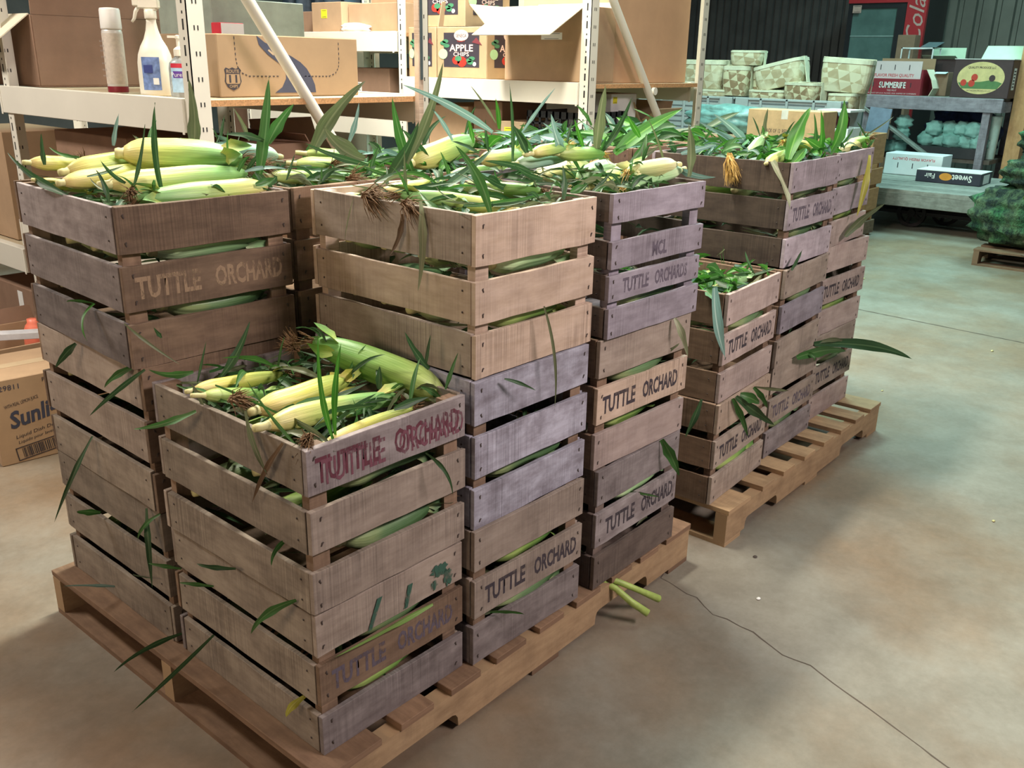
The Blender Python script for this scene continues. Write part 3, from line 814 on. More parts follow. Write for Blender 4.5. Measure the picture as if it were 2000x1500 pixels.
# loose leaves: base, tip, sag, width, colour, 1 = stands out
LEAVES=[
('B1',0.194,0.620,1.082,0.187,0.600,1.252,-0.004,0.004,-0.001,0.019,'d',1),
('B1',0.095,0.900,1.118,0.097,0.900,1.182,0.000,0.000,0.000,0.014,'d',0),
('B1',0.075,0.770,1.070,0.073,1.020,1.135,-0.005,0.002,-0.007,0.017,'d',0),
('B1',0.169,0.900,1.129,0.130,0.950,1.149,-0.003,0.000,-0.006,0.009,'m',0),
('B1',0.133,0.620,1.091,0.173,0.620,1.212,0.002,-0.003,-0.001,0.008,'d',0),
('B1',0.078,0.610,1.073,0.070,0.630,1.134,0.003,-0.002,0.001,0.010,'d',0),
('B1',0.110,0.600,1.108,0.067,0.600,1.153,-0.002,0.001,-0.003,0.011,'d',0),
('B1',0.194,0.800,1.057,0.190,0.750,1.007,-0.004,0.003,-0.002,0.011,'o',0),
('B1',0.418,0.870,1.124,0.426,0.870,1.287,0.006,-0.007,0.001,0.030,'o',0),
('B1',0.288,0.980,1.141,0.309,0.980,1.210,0.000,0.000,0.000,0.016,'b',0),
('B1',0.416,0.610,1.101,0.456,0.610,1.298,0.003,-0.003,-0.000,0.033,'m',0),
('B1',0.415,0.570,1.167,0.471,0.550,1.246,-0.002,0.003,0.002,0.024,'m',0),
('B1',0.414,0.620,1.105,0.423,0.560,1.011,0.006,-0.005,0.004,0.021,'d',0),
('B1',0.418,0.590,1.171,0.327,0.590,1.188,0.001,0.000,0.004,0.015,'d',0),
('B1',0.416,0.640,1.168,0.383,0.640,1.237,0.002,-0.002,0.001,0.009,'o',0),
('B1',0.281,0.800,1.114,0.240,0.800,1.179,0.002,-0.002,0.002,0.007,'o',0),
('B1',0.076,0.680,1.115,0.155,0.680,1.132,-0.000,-0.001,-0.003,0.008,'d',0),
('B1',0.416,0.810,1.115,0.456,0.810,1.170,0.001,-0.002,-0.001,0.007,'d',0),
('B1',0.313,0.800,1.079,0.225,0.800,1.135,0.001,-0.000,0.002,0.007,'d',0),
('B1',0.373,0.600,1.110,0.479,0.600,1.108,0.001,0.002,0.005,0.010,'b',0),
('B2',0.733,0.850,1.084,0.800,0.700,1.287,-0.007,0.014,0.009,0.038,'o',0),
('B2',0.814,0.730,1.096,0.689,0.730,1.183,-0.009,0.005,-0.011,0.038,'o',0),
('B2',0.813,0.790,1.130,0.854,0.790,1.232,0.002,-0.003,-0.001,0.014,'b',0),
('B2',0.714,0.600,1.101,0.534,0.600,1.159,-0.003,0.000,-0.005,0.015,'d',0),
('B2',0.592,0.600,1.100,0.526,0.600,1.109,-0.002,-0.001,-0.005,0.010,'d',0),
('B3',0.887,0.620,1.049,0.767,0.570,1.256,-0.005,0.005,-0.002,0.029,'m',0),
('B2',0.736,0.580,1.053,0.784,0.500,1.202,0.004,-0.007,-0.004,0.027,'d',0),
('B2',0.820,0.580,1.098,0.794,0.430,1.333,0.005,-0.008,-0.003,0.024,'o',0),
('A3',0.885,0.360,1.183,0.507,0.260,1.293,0.004,-0.001,0.007,0.018,'b',0),
('B3',1.090,0.800,1.107,1.133,0.750,1.193,-0.004,0.009,0.006,0.017,'d',0),
('B3',0.947,0.620,1.063,0.844,0.620,1.176,0.005,-0.004,0.004,0.027,'d',0),
('A3',0.876,0.480,1.157,0.807,0.480,1.232,0.002,-0.002,0.002,0.011,'b',0),
('B2',0.761,0.900,1.069,0.778,0.900,1.127,0.000,0.000,0.000,0.029,'m',0),
('B2',0.700,0.600,1.074,0.738,0.600,1.099,0.000,0.000,0.000,0.015,'d',0),
('B2',0.819,0.580,1.067,0.666,0.580,1.110,-0.004,-0.000,-0.009,0.012,'m',0),
('B2',0.477,0.600,1.084,0.503,0.600,1.139,0.000,0.000,0.000,0.006,'d',0),
('B2',0.549,0.570,1.083,0.552,0.570,1.111,0.000,0.000,0.000,0.007,'m',0),
('A3',0.885,0.340,1.191,0.871,0.340,1.259,0.002,-0.002,0.000,0.013,'g',0),
('A3',0.886,0.300,1.104,0.813,0.250,1.293,0.002,-0.003,0.000,0.010,'d',0),
('A3',0.877,0.270,1.182,0.938,0.220,1.286,-0.001,0.002,0.001,0.009,'b',0),
('A3',0.884,0.350,1.204,0.743,0.300,1.289,0.002,-0.001,0.001,0.006,'o',0),
('A3',0.880,0.250,1.137,0.824,0.250,1.209,0.002,-0.002,0.001,0.020,'d',0),
('A3',0.885,0.420,1.154,0.867,0.420,1.215,0.000,0.000,0.000,0.011,'g',0),
('B3',0.974,0.600,1.073,1.042,0.600,1.113,-0.001,0.003,0.003,0.013,'d',0),
('A3',0.879,0.490,1.058,0.844,0.490,1.133,0.003,-0.002,0.001,0.011,'m',0),
('A3',0.882,0.400,1.132,0.786,0.400,1.165,0.002,-0.000,0.003,0.011,'d',0),
('A3',0.884,0.370,1.136,0.871,0.370,1.212,-0.002,0.002,-0.000,0.008,'d',0),
('B2',0.812,0.750,1.110,0.717,0.750,1.162,0.004,-0.001,0.005,0.015,'o',0),
('A2',0.627,0.300,1.067,0.874,0.350,1.147,0.001,-0.003,-0.003,0.019,'d',0),
('A2',0.530,0.050,1.071,0.510,0.120,1.188,0.007,-0.005,0.004,0.021,'m',0),
('A2',0.557,0.300,1.061,0.549,0.300,1.168,-0.001,0.002,-0.000,0.008,'o',0),
('A2',0.531,0.300,1.055,0.550,0.400,1.094,0.002,-0.001,0.002,0.009,'d',0),
('A2',0.481,0.120,1.065,0.512,0.220,1.093,-0.003,0.002,-0.004,0.013,'m',0),
('A2',0.466,0.170,1.085,0.445,0.160,0.916,0.004,-0.005,-0.000,0.016,'p',1),
('A2',0.472,0.373,1.066,0.450,0.379,0.984,-0.001,0.002,0.000,0.003,'p',0),
('A2',0.466,0.220,1.055,0.450,0.245,0.971,0.004,-0.006,-0.002,0.013,'w',0),
('A2',0.829,0.200,1.112,0.677,0.200,1.144,0.002,0.000,0.004,0.015,'d',0),
('A2',0.756,0.050,1.073,0.788,0.080,1.138,0.001,-0.002,0.000,0.013,'d',0),
('A3',0.923,0.100,1.067,1.005,0.100,1.113,0.001,-0.002,-0.001,0.009,'d',0),
('A2',0.531,0.120,1.075,0.793,0.100,1.083,-0.001,-0.002,-0.006,0.011,'m',0),
('A2',0.703,0.400,1.075,0.829,0.400,1.100,0.000,-0.002,-0.003,0.012,'b',0),
('A2',0.822,0.230,1.068,0.695,0.230,1.118,-0.003,0.001,-0.006,0.014,'d',0),
('A2',0.824,0.160,1.099,0.728,0.160,1.135,-0.002,0.001,-0.004,0.013,'d',0),
('A2',0.821,0.230,1.092,0.944,0.180,1.076,-0.001,-0.001,-0.004,0.012,'d',0),
('A2',0.824,0.300,1.092,0.714,0.300,1.092,0.001,0.001,0.004,0.014,'b',0),
('A2',0.811,0.250,1.041,0.766,0.250,1.117,-0.002,0.002,-0.001,0.009,'m',0),
('A2',0.682,0.300,1.078,0.493,0.200,1.074,-0.000,0.002,0.003,0.008,'d',0),
('A2',0.542,0.350,1.062,0.590,0.300,1.081,-0.000,-0.001,-0.003,0.007,'d',0),
('A2',0.829,0.170,1.059,0.801,0.170,1.105,0.000,0.000,0.000,0.006,'o',0),
('A2',0.552,0.200,1.071,0.456,0.050,1.074,-0.002,0.001,-0.003,0.007,'d',0),
('A3',1.017,0.250,1.129,0.910,0.210,1.230,-0.003,0.003,-0.001,0.022,'b',0),
('A3',1.148,0.250,1.139,1.102,0.200,1.290,-0.002,0.003,0.000,0.033,'o',0),
('A3',1.169,0.250,1.126,1.216,0.200,1.260,0.003,-0.005,-0.003,0.016,'d',0),
('A3',1.228,0.250,1.122,1.463,0.200,1.227,-0.001,0.005,0.006,0.040,'g',1),
('A3',1.122,0.250,1.195,1.054,0.250,1.245,0.002,-0.002,0.002,0.012,'m',0),
('A3',1.220,0.230,1.089,1.415,0.230,1.134,0.000,-0.001,-0.002,0.020,'o',0),
('A3',1.232,0.100,1.097,1.135,0.100,1.220,0.003,-0.003,0.002,0.006,'o',0),
('A3',1.224,0.030,1.085,1.204,0.030,1.208,0.003,-0.004,0.000,0.024,'o',0),
('B3',1.232,0.670,1.102,1.500,0.670,1.151,0.000,0.003,0.005,0.015,'b',0),
('A3',1.233,0.080,1.108,1.266,-0.020,1.085,-0.004,-0.000,-0.009,0.016,'b',1),
('A3',1.171,0.300,1.039,1.091,0.300,1.100,0.002,-0.001,0.002,0.008,'d',0),
('A3',0.914,0.100,1.064,1.021,0.100,1.094,0.000,-0.001,-0.002,0.009,'m',0),
('A3',1.234,0.370,1.018,1.409,0.370,1.068,-0.001,0.002,0.003,0.014,'d',0),
('A3',1.190,0.350,1.094,1.213,0.350,1.031,0.000,0.000,0.000,0.016,'w',0),
('A3',0.898,0.250,1.144,0.842,0.250,1.200,0.002,-0.001,0.001,0.009,'m',0),
('A3',1.022,0.250,1.152,0.932,0.250,1.208,0.001,-0.001,0.002,0.011,'b',0),
('A3',1.094,0.250,1.142,1.052,0.250,1.213,0.000,0.000,0.000,0.012,'g',0),
('A3',1.235,0.240,1.135,1.427,0.240,1.162,-0.000,-0.002,-0.004,0.019,'m',0),
('A3',1.233,0.180,1.167,1.170,0.180,1.221,0.000,0.000,0.000,0.015,'g',0),
('A3',1.231,0.060,1.136,1.407,0.060,1.149,0.000,0.000,0.000,0.016,'b',0),
('A3',1.225,0.200,1.101,1.289,0.200,1.160,0.002,-0.003,-0.002,0.016,'m',0),
('C2',2.250,0.380,1.070,1.967,0.380,1.193,0.005,-0.003,0.006,0.027,'b',0),
('C2',2.257,0.410,1.082,1.933,0.410,1.168,-0.003,0.001,-0.004,0.022,'b',0),
('C2',1.941,0.100,1.074,2.057,0.100,1.222,-0.004,0.006,0.003,0.044,'g',1),
('C2',2.270,0.140,1.061,2.234,0.140,1.210,0.003,-0.004,-0.000,0.027,'g',0),
('C2',2.249,0.150,1.070,2.209,0.150,1.198,0.003,-0.004,0.000,0.015,'m',0),
('C2',2.253,0.100,1.074,2.318,0.100,1.243,0.007,-0.011,-0.003,0.042,'g',0),
('C2',2.177,0.300,1.080,2.187,0.300,1.209,-0.003,0.004,0.001,0.024,'o',0),
('C3',2.670,0.200,1.056,3.118,0.200,1.159,0.000,0.000,0.000,0.010,'o',0),
('C2',1.893,0.130,1.070,1.885,0.054,0.937,0.006,-0.006,0.003,0.037,'p',1),
('C3',2.550,0.075,1.053,2.470,0.060,0.848,0.003,-0.004,-0.001,0.027,'y',1),
('C3',2.669,0.230,1.067,2.785,0.230,1.130,0.001,-0.003,-0.002,0.013,'m',0),
('C3',2.655,0.130,1.066,2.749,0.130,1.112,0.001,-0.003,-0.002,0.013,'m',0),
('C3',2.675,0.200,1.041,2.880,0.200,1.109,0.001,-0.003,-0.003,0.013,'d',0),
('C3',2.411,0.070,0.786,2.649,0.030,0.879,-0.002,0.006,0.006,0.031,'o',0),
('C2',2.220,0.300,1.078,2.000,0.300,1.074,0.001,0.002,0.005,0.020,'b',0),
('C2',2.268,0.410,1.032,2.059,0.410,1.029,0.001,0.002,0.005,0.024,'b',0),
('C2',2.257,0.260,1.062,2.367,0.260,1.107,0.000,0.000,0.000,0.024,'g',0),
('C2',2.259,0.450,1.047,2.134,0.450,1.119,0.000,0.000,0.000,0.039,'m',0),
('C2',2.270,0.340,1.055,2.121,0.340,1.126,0.004,-0.003,0.005,0.035,'m',0),
('C2',2.257,0.120,1.080,2.081,0.120,1.132,0.000,0.000,0.000,0.029,'g',0),
('C2',1.925,0.315,1.077,2.019,0.315,1.123,0.000,0.000,0.000,0.029,'m',0),
('C1',1.388,0.020,0.786,1.433,-0.010,0.587,-0.006,0.006,-0.001,0.038,'b',1),
('C1',1.721,0.250,0.662,1.808,0.200,0.744,-0.002,0.006,0.006,0.041,'g',0),
('C1',1.519,0.040,0.734,1.857,0.100,0.740,0.002,-0.006,-0.007,0.042,'p',0),
('C1',1.834,0.180,0.693,1.936,0.180,0.736,-0.003,0.007,0.006,0.029,'g',0),
('C1',1.848,0.280,0.701,2.108,0.280,0.730,0.000,-0.003,-0.004,0.017,'o',0),
('C1',1.836,0.300,0.733,2.288,0.250,0.709,-0.001,-0.001,-0.003,0.021,'o',0),
('C1',1.838,0.110,0.730,1.900,0.110,0.765,0.000,0.000,0.000,0.022,'d',0),
('C1',1.849,0.260,0.770,1.929,0.260,0.795,0.000,0.000,0.000,0.005,'o',0),
('C1',1.894,0.030,0.753,1.960,0.030,0.807,0.000,0.000,0.000,0.016,'d',0),
('C1',1.492,0.100,0.750,1.410,0.020,0.743,0.000,0.000,0.000,0.020,'m',0),
('C1b',1.533,0.004,0.440,1.585,-0.031,0.314,-0.004,-0.006,0.005,0.019,'m',0),
('C1b',1.551,0.004,0.440,1.766,-0.030,0.299,-0.005,-0.007,-0.001,0.030,'d',1),
('C1b',1.663,0.004,0.440,1.699,-0.031,0.371,-0.003,-0.007,0.005,0.018,'m',0),
('C1b',1.577,0.004,0.440,1.637,-0.031,0.405,-0.003,-0.008,0.004,0.030,'m',0),
('C1b',1.670,0.004,0.440,1.847,-0.031,0.389,-0.002,-0.010,0.002,0.012,'o',0),
('C1b',1.464,0.067,0.440,1.429,0.089,0.327,-0.006,-0.006,0.004,0.021,'d',0),
('C3b',2.220,0.054,0.440,2.917,-0.080,0.254,0.007,-0.009,0.024,0.042,'d',1),
('C2b',2.031,0.034,0.440,2.385,0.000,0.390,0.003,-0.008,0.016,0.037,'m',0),
('C3b',2.242,0.054,0.440,2.428,0.020,0.410,0.003,-0.010,0.012,0.016,'o',0),
('C3b',2.101,0.034,0.440,2.099,0.000,0.421,0.000,-0.010,0.006,0.017,'m',0),
('A3b',1.132,-0.006,0.440,1.173,-0.041,0.335,-0.004,-0.006,0.005,0.028,'m',1),
('A3m',1.138,-0.011,0.758,1.157,-0.046,0.663,-0.003,-0.006,0.006,0.017,'p',1),
('A3m',1.130,0.022,0.655,1.169,-0.013,0.689,0.000,-0.010,0.006,0.010,'o',0),
('A3b',0.997,0.022,0.337,1.142,-0.010,0.274,-0.000,-0.011,0.004,0.008,'m',0),
('B1m',0.072,0.713,0.860,0.020,0.653,0.805,-0.013,0.004,0.005,0.010,'g',1),
('B1m',0.072,0.716,0.860,0.030,0.742,0.866,-0.010,0.000,0.006,0.006,'m',0),
('B1m',0.064,0.805,0.758,0.029,0.841,0.704,-0.005,-0.007,0.004,0.016,'d',1),
('B1m',0.074,0.542,0.758,-0.010,0.624,0.662,-0.009,-0.003,0.002,0.011,'d',1),
('B1m',0.074,0.577,0.758,0.040,0.650,0.703,-0.010,-0.002,0.004,0.014,'m',0),
('A1',0.060,0.344,0.727,-0.020,0.426,0.693,-0.000,-0.002,-0.005,0.013,'m',1),
('A1',0.024,0.500,0.869,0.098,0.450,0.783,-0.002,0.001,-0.002,0.006,'o',0),
('A1',0.095,0.400,0.781,0.060,0.500,0.771,-0.002,-0.001,-0.007,0.014,'m',0),
('A1',0.180,0.450,0.737,0.257,0.450,0.836,0.003,-0.005,-0.003,0.017,'d',1),
('A1',0.129,0.450,0.739,0.157,0.450,0.818,0.000,0.000,0.000,0.005,'d',0),
('A1',0.136,0.050,0.733,0.125,0.060,0.915,-0.005,0.005,-0.001,0.011,'g',1),
('A1',0.150,0.060,0.731,0.163,0.050,0.896,-0.003,0.004,0.000,0.012,'g',1),
('A1',0.081,0.080,0.732,0.090,0.220,0.809,-0.002,0.002,-0.002,0.008,'m',0),
('A1',0.063,0.189,0.768,0.055,0.124,0.667,-0.004,0.003,-0.002,0.012,'o',0),
('A1',0.063,0.088,0.737,0.050,0.174,0.601,-0.002,0.004,0.002,0.011,'w',0),
('A1',0.082,0.080,0.737,0.127,0.030,0.719,-0.001,-0.000,-0.002,0.005,'o',0),
('A1',0.107,0.350,0.764,0.130,0.080,0.729,0.003,-0.001,0.005,0.007,'m',0),
('A1',0.080,0.440,0.749,0.117,0.240,0.742,-0.001,0.000,-0.003,0.007,'m',0),
('A1',0.125,0.050,0.732,0.122,0.200,0.751,0.003,-0.001,0.004,0.013,'o',0),
('A1',0.075,0.340,0.727,0.079,0.390,0.769,0.002,-0.002,0.001,0.011,'o',0),
('A1',0.404,0.300,0.668,0.119,0.150,0.765,-0.001,-0.002,-0.005,0.016,'d',0),
('A1',0.427,0.070,0.741,0.463,0.070,0.807,0.000,0.000,0.000,0.009,'m',0),
('A1',0.423,0.110,0.774,0.361,0.110,0.862,-0.003,0.002,-0.002,0.014,'d',0),
('A1',0.424,0.120,0.778,0.439,0.120,0.839,0.000,0.000,0.000,0.008,'d',0),
('A1',0.403,0.060,0.734,0.388,0.100,0.749,0.001,-0.000,0.002,0.012,'m',0),
('A1',0.285,0.100,0.771,0.289,0.100,0.814,0.000,0.000,0.000,0.013,'d',0),
('A1',0.198,0.200,0.729,0.347,0.200,0.743,0.000,0.000,0.000,0.012,'d',0),
('A1',0.531,0.010,0.750,0.594,-0.020,0.717,0.001,-0.000,0.002,0.008,'d',0),
('A2',0.637,0.000,0.879,0.671,-0.010,0.651,0.007,-0.008,0.001,0.008,'o',1),
('A1b',0.325,0.022,0.655,0.353,-0.020,0.573,0.003,-0.012,0.008,0.008,'d',0),
('B1b',0.072,0.808,0.542,-0.040,0.799,0.377,-0.007,-0.005,0.003,0.011,'d',1),
('A1b',0.054,0.251,0.440,0.000,0.292,0.458,-0.011,-0.001,0.003,0.009,'d',0),
('B1b',0.069,0.596,0.440,0.034,0.545,0.285,-0.004,-0.006,0.008,0.014,'d',1),
('B1b',0.074,0.551,0.440,0.039,0.593,0.377,-0.010,0.000,0.006,0.010,'m',0),
('A1b',0.082,0.534,0.154,-0.070,0.544,0.134,-0.010,0.002,0.010,0.012,'d',1),
('A1b',0.072,0.386,0.224,-0.080,0.463,0.084,-0.009,-0.005,-0.000,0.011,'d',1),
('A1b',0.064,0.083,0.440,0.020,0.165,0.355,-0.011,0.003,0.010,0.015,'m',1),
('B1b',0.092,0.829,0.143,-0.030,0.833,0.199,-0.009,0.000,0.008,0.008,'b',0),
('A1b',0.072,0.487,0.337,0.030,0.539,0.348,-0.010,0.000,0.006,0.008,'m',0),
('A2b',0.510,0.022,0.224,0.565,-0.030,0.213,0.001,-0.010,0.008,0.011,'m',0),
('A1b',0.082,0.376,0.337,0.030,0.422,0.350,-0.010,0.000,0.006,0.008,'m',0),
('A1b',0.082,0.119,0.542,0.040,0.114,0.506,-0.010,0.000,0.006,0.009,'m',0),
('B1b',0.082,0.727,0.224,0.050,0.566,0.292,-0.010,0.000,0.006,0.009,'d',0),
('A1b',0.082,0.095,0.224,0.045,0.111,0.187,-0.010,0.000,0.006,0.017,'y',0),
('A1b',0.337,0.020,0.327,0.090,0.020,0.336,0.000,0.000,0.000,0.013,'pg',1),
('A1',0.093,0.500,0.827,0.080,0.500,0.850,0.000,0.000,0.000,0.008,'d',0),
('B1b',0.082,0.847,0.337,0.030,0.848,0.358,-0.010,0.000,0.006,0.016,'m',0)
]

LT = {'d': 'dark green', 'm': 'green', 'g': 'bright green', 'o': 'olive', 'b': 'silvery green', 'p': 'pale', 'w': 'withered brown', 'y': 'yellow', 'pg': 'pale green'}
CN = {'A1': 'red-lettered crate', 'A2': 'clean tan crate', 'A3': 'four-slat crate', 'B1': 'pale-lettered crate', 'B2': 'crate behind the tan one', 'B3': 'crate behind the four-slat one',
      'C1': 'pinkish near-corner crate', 'C2': 'faded mauve-grey crate', 'C3': 'far-end mauve crate', 'D1': 'near rear crate', 'D2': 'middle rear crate', 'D3': 'far rear crate',
      'A1b': 'lowest front corner crate', 'A2b': 'lowest crate under the whitewashed one', 'A3b': 'lowest crate below the four-slat one', 'A3m': 'crate under the four-slat one',
      'B1m': 'middle left rear crate', 'B1b': 'lowest left rear crate', 'C1b': 'lowest near-corner farther crate', 'C2b': 'lower middle farther crates', 'C3b': 'lower far-end crates'}
side_ax = Vector((.766, -.643))                                   # the right-hand direction for someone facing the stacks
made = []
for i, (s, ax, ay, az, bx, by, bz, dx, dy, dz, w, tone, flag) in enumerate(LEAVES):
    r = random.Random(500+i)
    mb = MB()
    blade(mb, (0, 0, 0), (bx-ax, by-ay, bz-az), (dx, dy, dz), w*1.08, None, 14, wave=w*.06, r=r, fold=.16)
    o = mb.build('corn_leaf', LF[tone], smooth=True, loc=(ax, ay, az))
    lat = (bx-ax)*side_ax.x+(by-ay)*side_ax.y; dz_ = bz-az
    if dz_ < -.02: verb = 'hanging'
    elif dz_ > 2.2*abs(lat): verb = 'standing upright'
    elif dz_ > .25*abs(lat): verb = 'leaning right' if lat > 0 else 'leaning left'
    else: verb = 'lying rightward' if lat > 0 else 'lying leftward'
    size = 'broad' if w > .026 else ('narrow' if w < .011 else 'pointed')
    c = CR.get(s+'t' if len(s) == 2 else s)
    if len(s) == 2 and c:
        fx, fy = (ax-c['x'])/c['w'], (ay-c['y'])/c['L']
        pos = ('front' if fy < .33 else 'back' if fy > .66 else 'middle')+(' left' if fx < .33 else ' right' if fx > .66 else '')
        lab = '%s %s leaf %s, %s of the %s' % (size, LT[tone], verb, pos, CN[s])
    else: lab = '%s %s leaf %s from the %s' % (size, LT[tone], verb, CN[s])
    tag(o, None, 'leaf', 'corn leaves on the '+CN[s]); made.append((lab, ax*side_ax.x+ay*side_ax.y, o))
NUM = ['two', 'three', 'four', 'five', 'six']
for lab in sorted(set(q[0] for q in made)):
    g = sorted([q for q in made if q[0] == lab], key=lambda q: q[1])
    if len(g) == 1: g[0][2]['label'] = 'corn '+lab if len(lab.split()) < 16 else lab
    else:
        for k, q in enumerate(g):
            od = ['leftmost', 'rightmost'] if len(g) == 2 else (['leftmost']+['second', 'third', 'fourth'][:len(g)-2]+['rightmost'])
            q[2]['label'] = (od[k]+' '+lab)

# tufts of corn silk
def tuft(label, p, d, L, n, mat, seed):
    mb = MB(); silk_tuft(mb, Vector((0, 0, 0)), Vector(d).normalized(), L, n, random.Random(seed), .34 if n > 150 else .55)
    o = mb.build('corn_silk', mat, loc=p); tag(o, label, 'silk')
tuft('dark brown silk clump lying on the left rim of the clean tan crate', (.468, .335, 1.080), (.2, -1, -.1), .075, 130, SILK, 1)
tuft('brown silk clump at the left rim of the tan crate above the pale hanging leaf', (.464, .215, 1.078), (-.1, -.6, -.1), .05, 90, SILK, 2)
tuft('golden corn silk hanging over the left board of the mauve-grey crate', (1.898, .275, 1.078), (-.25, -.45, -.9), .075, 260, SILKY, 3)
tuft('brown silk between the ears at the front left of the pale-lettered crate', (.119, .60, 1.092), (-.3, -.6, .2), .035, 60, SILK, 4)
tuft('brown silk at the tip of the topmost fat ear', (.447, .66, 1.110), (.9, -.4, .1), .045, 80, SILK, 5)
tuft('brown silk behind the yellow ears at the far left corner', (.19, .93, 1.118), (-.4, -.5, .4), .04, 60, SILK, 6)
tuft('brown silk on the left board of the crate behind the tan one', (.632, .58, 1.075), (.6, -.5, .2), .05, 80, SILK, 7)
tuft('brown silk at the left of the red-lettered crate among the yellow ears', (.10, .29, .752), (.3, -.8, .3), .05, 90, SILK, 8)
tuft('dark silk at the far corner of the red-lettered crate beside the big green ear', (.345, .42, .765), (-.5, .2, .6), .05, 110, SILK, 9)
tuft('brown silk right of the bright leaves at the front of the red-lettered crate', (.10, .07, .742), (-.5, -.5, .1), .045, 80, SILK, 10)
tuft('brown silk clump in the middle of the crate behind the tan one', (.70, .72, 1.088), (.6, -.3, .4), .05, 80, SILK, 11)
tuft('silk clump at the right of the clean tan crate', (.80, .30, 1.075), (.1, -.7, .2), .05, 70, SILK, 12)

# tangles of small leaves filling and covering the crates
def tangle(key, n, zlo, zhi, lab, size=(.05, .12), tones=('d', 'd', 'm', 'o'), upness=.25, seed=0, inset=.018, wd=(.007, .022)):
    c = CR[key]; r = random.Random(seed+sum(map(ord, key)))
    mb = MB()
    for _ in range(n):
        A = Vector((r.uniform(inset, c['w']-inset), r.uniform(inset, c['L']-inset), r.uniform(zlo, zhi)))
        a = r.random()*2*PI; Ln = r.uniform(*size)
        B = A+Vector((math.cos(a)*Ln, math.sin(a)*Ln, r.uniform(-.25, 1)*upness*Ln))
        B.x = min(max(B.x, inset*.7), c['w']-inset*.7); B.y = min(max(B.y, inset*.7), c['L']-inset*.7)
        blade(mb, A, B, (r.uniform(-.01, .01), r.uniform(-.01, .01), r.uniform(-.005, .015)), r.uniform(*wd), (r.uniform(-1, 1), r.uniform(-1, 1), r.uniform(.2, 1)), 5, r.randrange(len(tones)), r=r)
    o = mb.build('corn_leaves', [LF[q] for q in tones], smooth=True)
    o.location = (c['x'], c['y'], c['z']); o.rotation_euler = (0, 0, c['a'])
    tag(o, lab, 'corn leaves', None, 'stuff')
TOPS = {'A1t': 'A1', 'A2t': 'A2', 'A3t': 'A3', 'B1t': 'B1', 'B2t': 'B2', 'B3t': 'B3', 'C1t': 'C1', 'C2t': 'C2', 'C3t': 'C3'}
for k, v in TOPS.items():
    h = CR[k]['h']
    tones = ('d', 'd', 'm', 'o') if k[0] in 'AB' else ('g', 'm', 'd', 'g', 'b')
    if k == 'B3t': tones = ('d', 'm', 'g', 'b')
    tangle(k, 150, h-.05, h+.012, 'tangle of short green leaves and husk scraps filling '+STACKNAME[v], tones=tones, upness=.3 if k[0] in 'AB' else .5, seed=3, wd=(.007, .022) if k[0] in 'AB' and k != 'B3t' else (.012, .032))
for j, nm in enumerate(('near', 'middle', 'far')):
    tangle('D%dt' % (j+1), 90, .27, .335, 'heap of bright green corn leaves on the %s rear stack of the farther pallet' % nm, (.08, .16), ('g', 'm', 'd', 'b', 'm'), .6, 5, wd=(.018, .044))
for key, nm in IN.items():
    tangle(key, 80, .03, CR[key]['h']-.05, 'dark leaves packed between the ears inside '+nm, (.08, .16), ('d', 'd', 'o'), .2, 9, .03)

# ------------------------------------------------------------------ cartons
def carton(label, x, y, z, sx, sy, sz, rz=0, mat=CARD, opened=False, flaps=(), tape=None, group=None, inner=None, name='carton', cat='box'):
    t = thing(name, label, cat, (x, y, z), rz, group)
    mb = MB()
    if opened:
        w = .005
        mb.box(0, sx, 0, sy, 0, w); mb.box(0, w, 0, sy, w, sz); mb.box(sx-w, sx, 0, sy, w, sz)
        mb.box(w, sx-w, 0, w, w, sz); mb.box(w, sx-w, sy-w, sy, w, sz)
    else:
        mb.box(0, sx, 0, sy, 0, sz)
    mb.build('body', mat, t, bevel=.003)
    for (s, ln, ang, *fm) in flaps:
        a = math.radians(ang); c, q = math.cos(a)*ln, math.sin(a)*ln; w = .004
        mb = MB(); o = len(mb.v)
        if s == 'x-': P = [(0, .005, sz), (0, sy-.005, sz), (-c, sy-.012, sz+q), (-c, .012, sz+q)]
        if s == 'x+': P = [(sx, sy-.005, sz), (sx, .005, sz), (sx+c, .012, sz+q), (sx+c, sy-.012, sz+q)]
        if s == 'y-': P = [(sx-.005, 0, sz), (.005, 0, sz), (.012, -c, sz+q), (sx-.012, -c, sz+q)]
        if s == 'y+': P = [(.005, sy, sz), (sx-.005, sy, sz), (sx-.012, sy+c, sz+q), (.012, sy+c, sz+q)]
        P = [Vector(p) for p in P]; nn = (P[1]-P[0]).cross(P[3]-P[0]).normalized()*w
        mb.v += P+[p+nn for p in P]
        for f in ((3, 2, 1, 0), (4, 5, 6, 7), (0, 1, 5, 4), (1, 2, 6, 5), (2, 3, 7, 6), (3, 0, 4, 7)): mb.face(f, [(0, 0)]*4)
        mb.build('flap', fm[0] if fm else (inner or mat), t)
    if tape is not None:
        mb = MB()
        mb.box(-.0006, sx+.0006, sy/2-.024, sy/2+.024, sz, sz+.0008); mb.box(-.0008, 0, sy/2-.024, sy/2+.024, sz-.06, sz+.0008)
        mb.build('tape', tape, t)
    return t
def sticker(t, M, w, h, mat, name='sticker', lines=0, th=.0006):
    mb = MB(); mb.poly([(-w/2, -h/2), (w/2, -h/2), (w/2, h/2), (-w/2, h/2)], 0, M, th)
    r = random.Random(int(w*1e4))
    for i in range(lines):
        yy = h*(.36-.72*i/max(1, lines-1)) if lines > 1 else 0
        ll = w*r.uniform(.5, .8)
        mb.poly([(-ll/2, yy-h*.03), (ll/2, yy-h*.03), (ll/2, yy+h*.03), (-ll/2, yy+h*.03)], 1, M @ Matrix.Translation((0, 0, th)), .0002)
    return mb.build(name, [mat, INK], t)
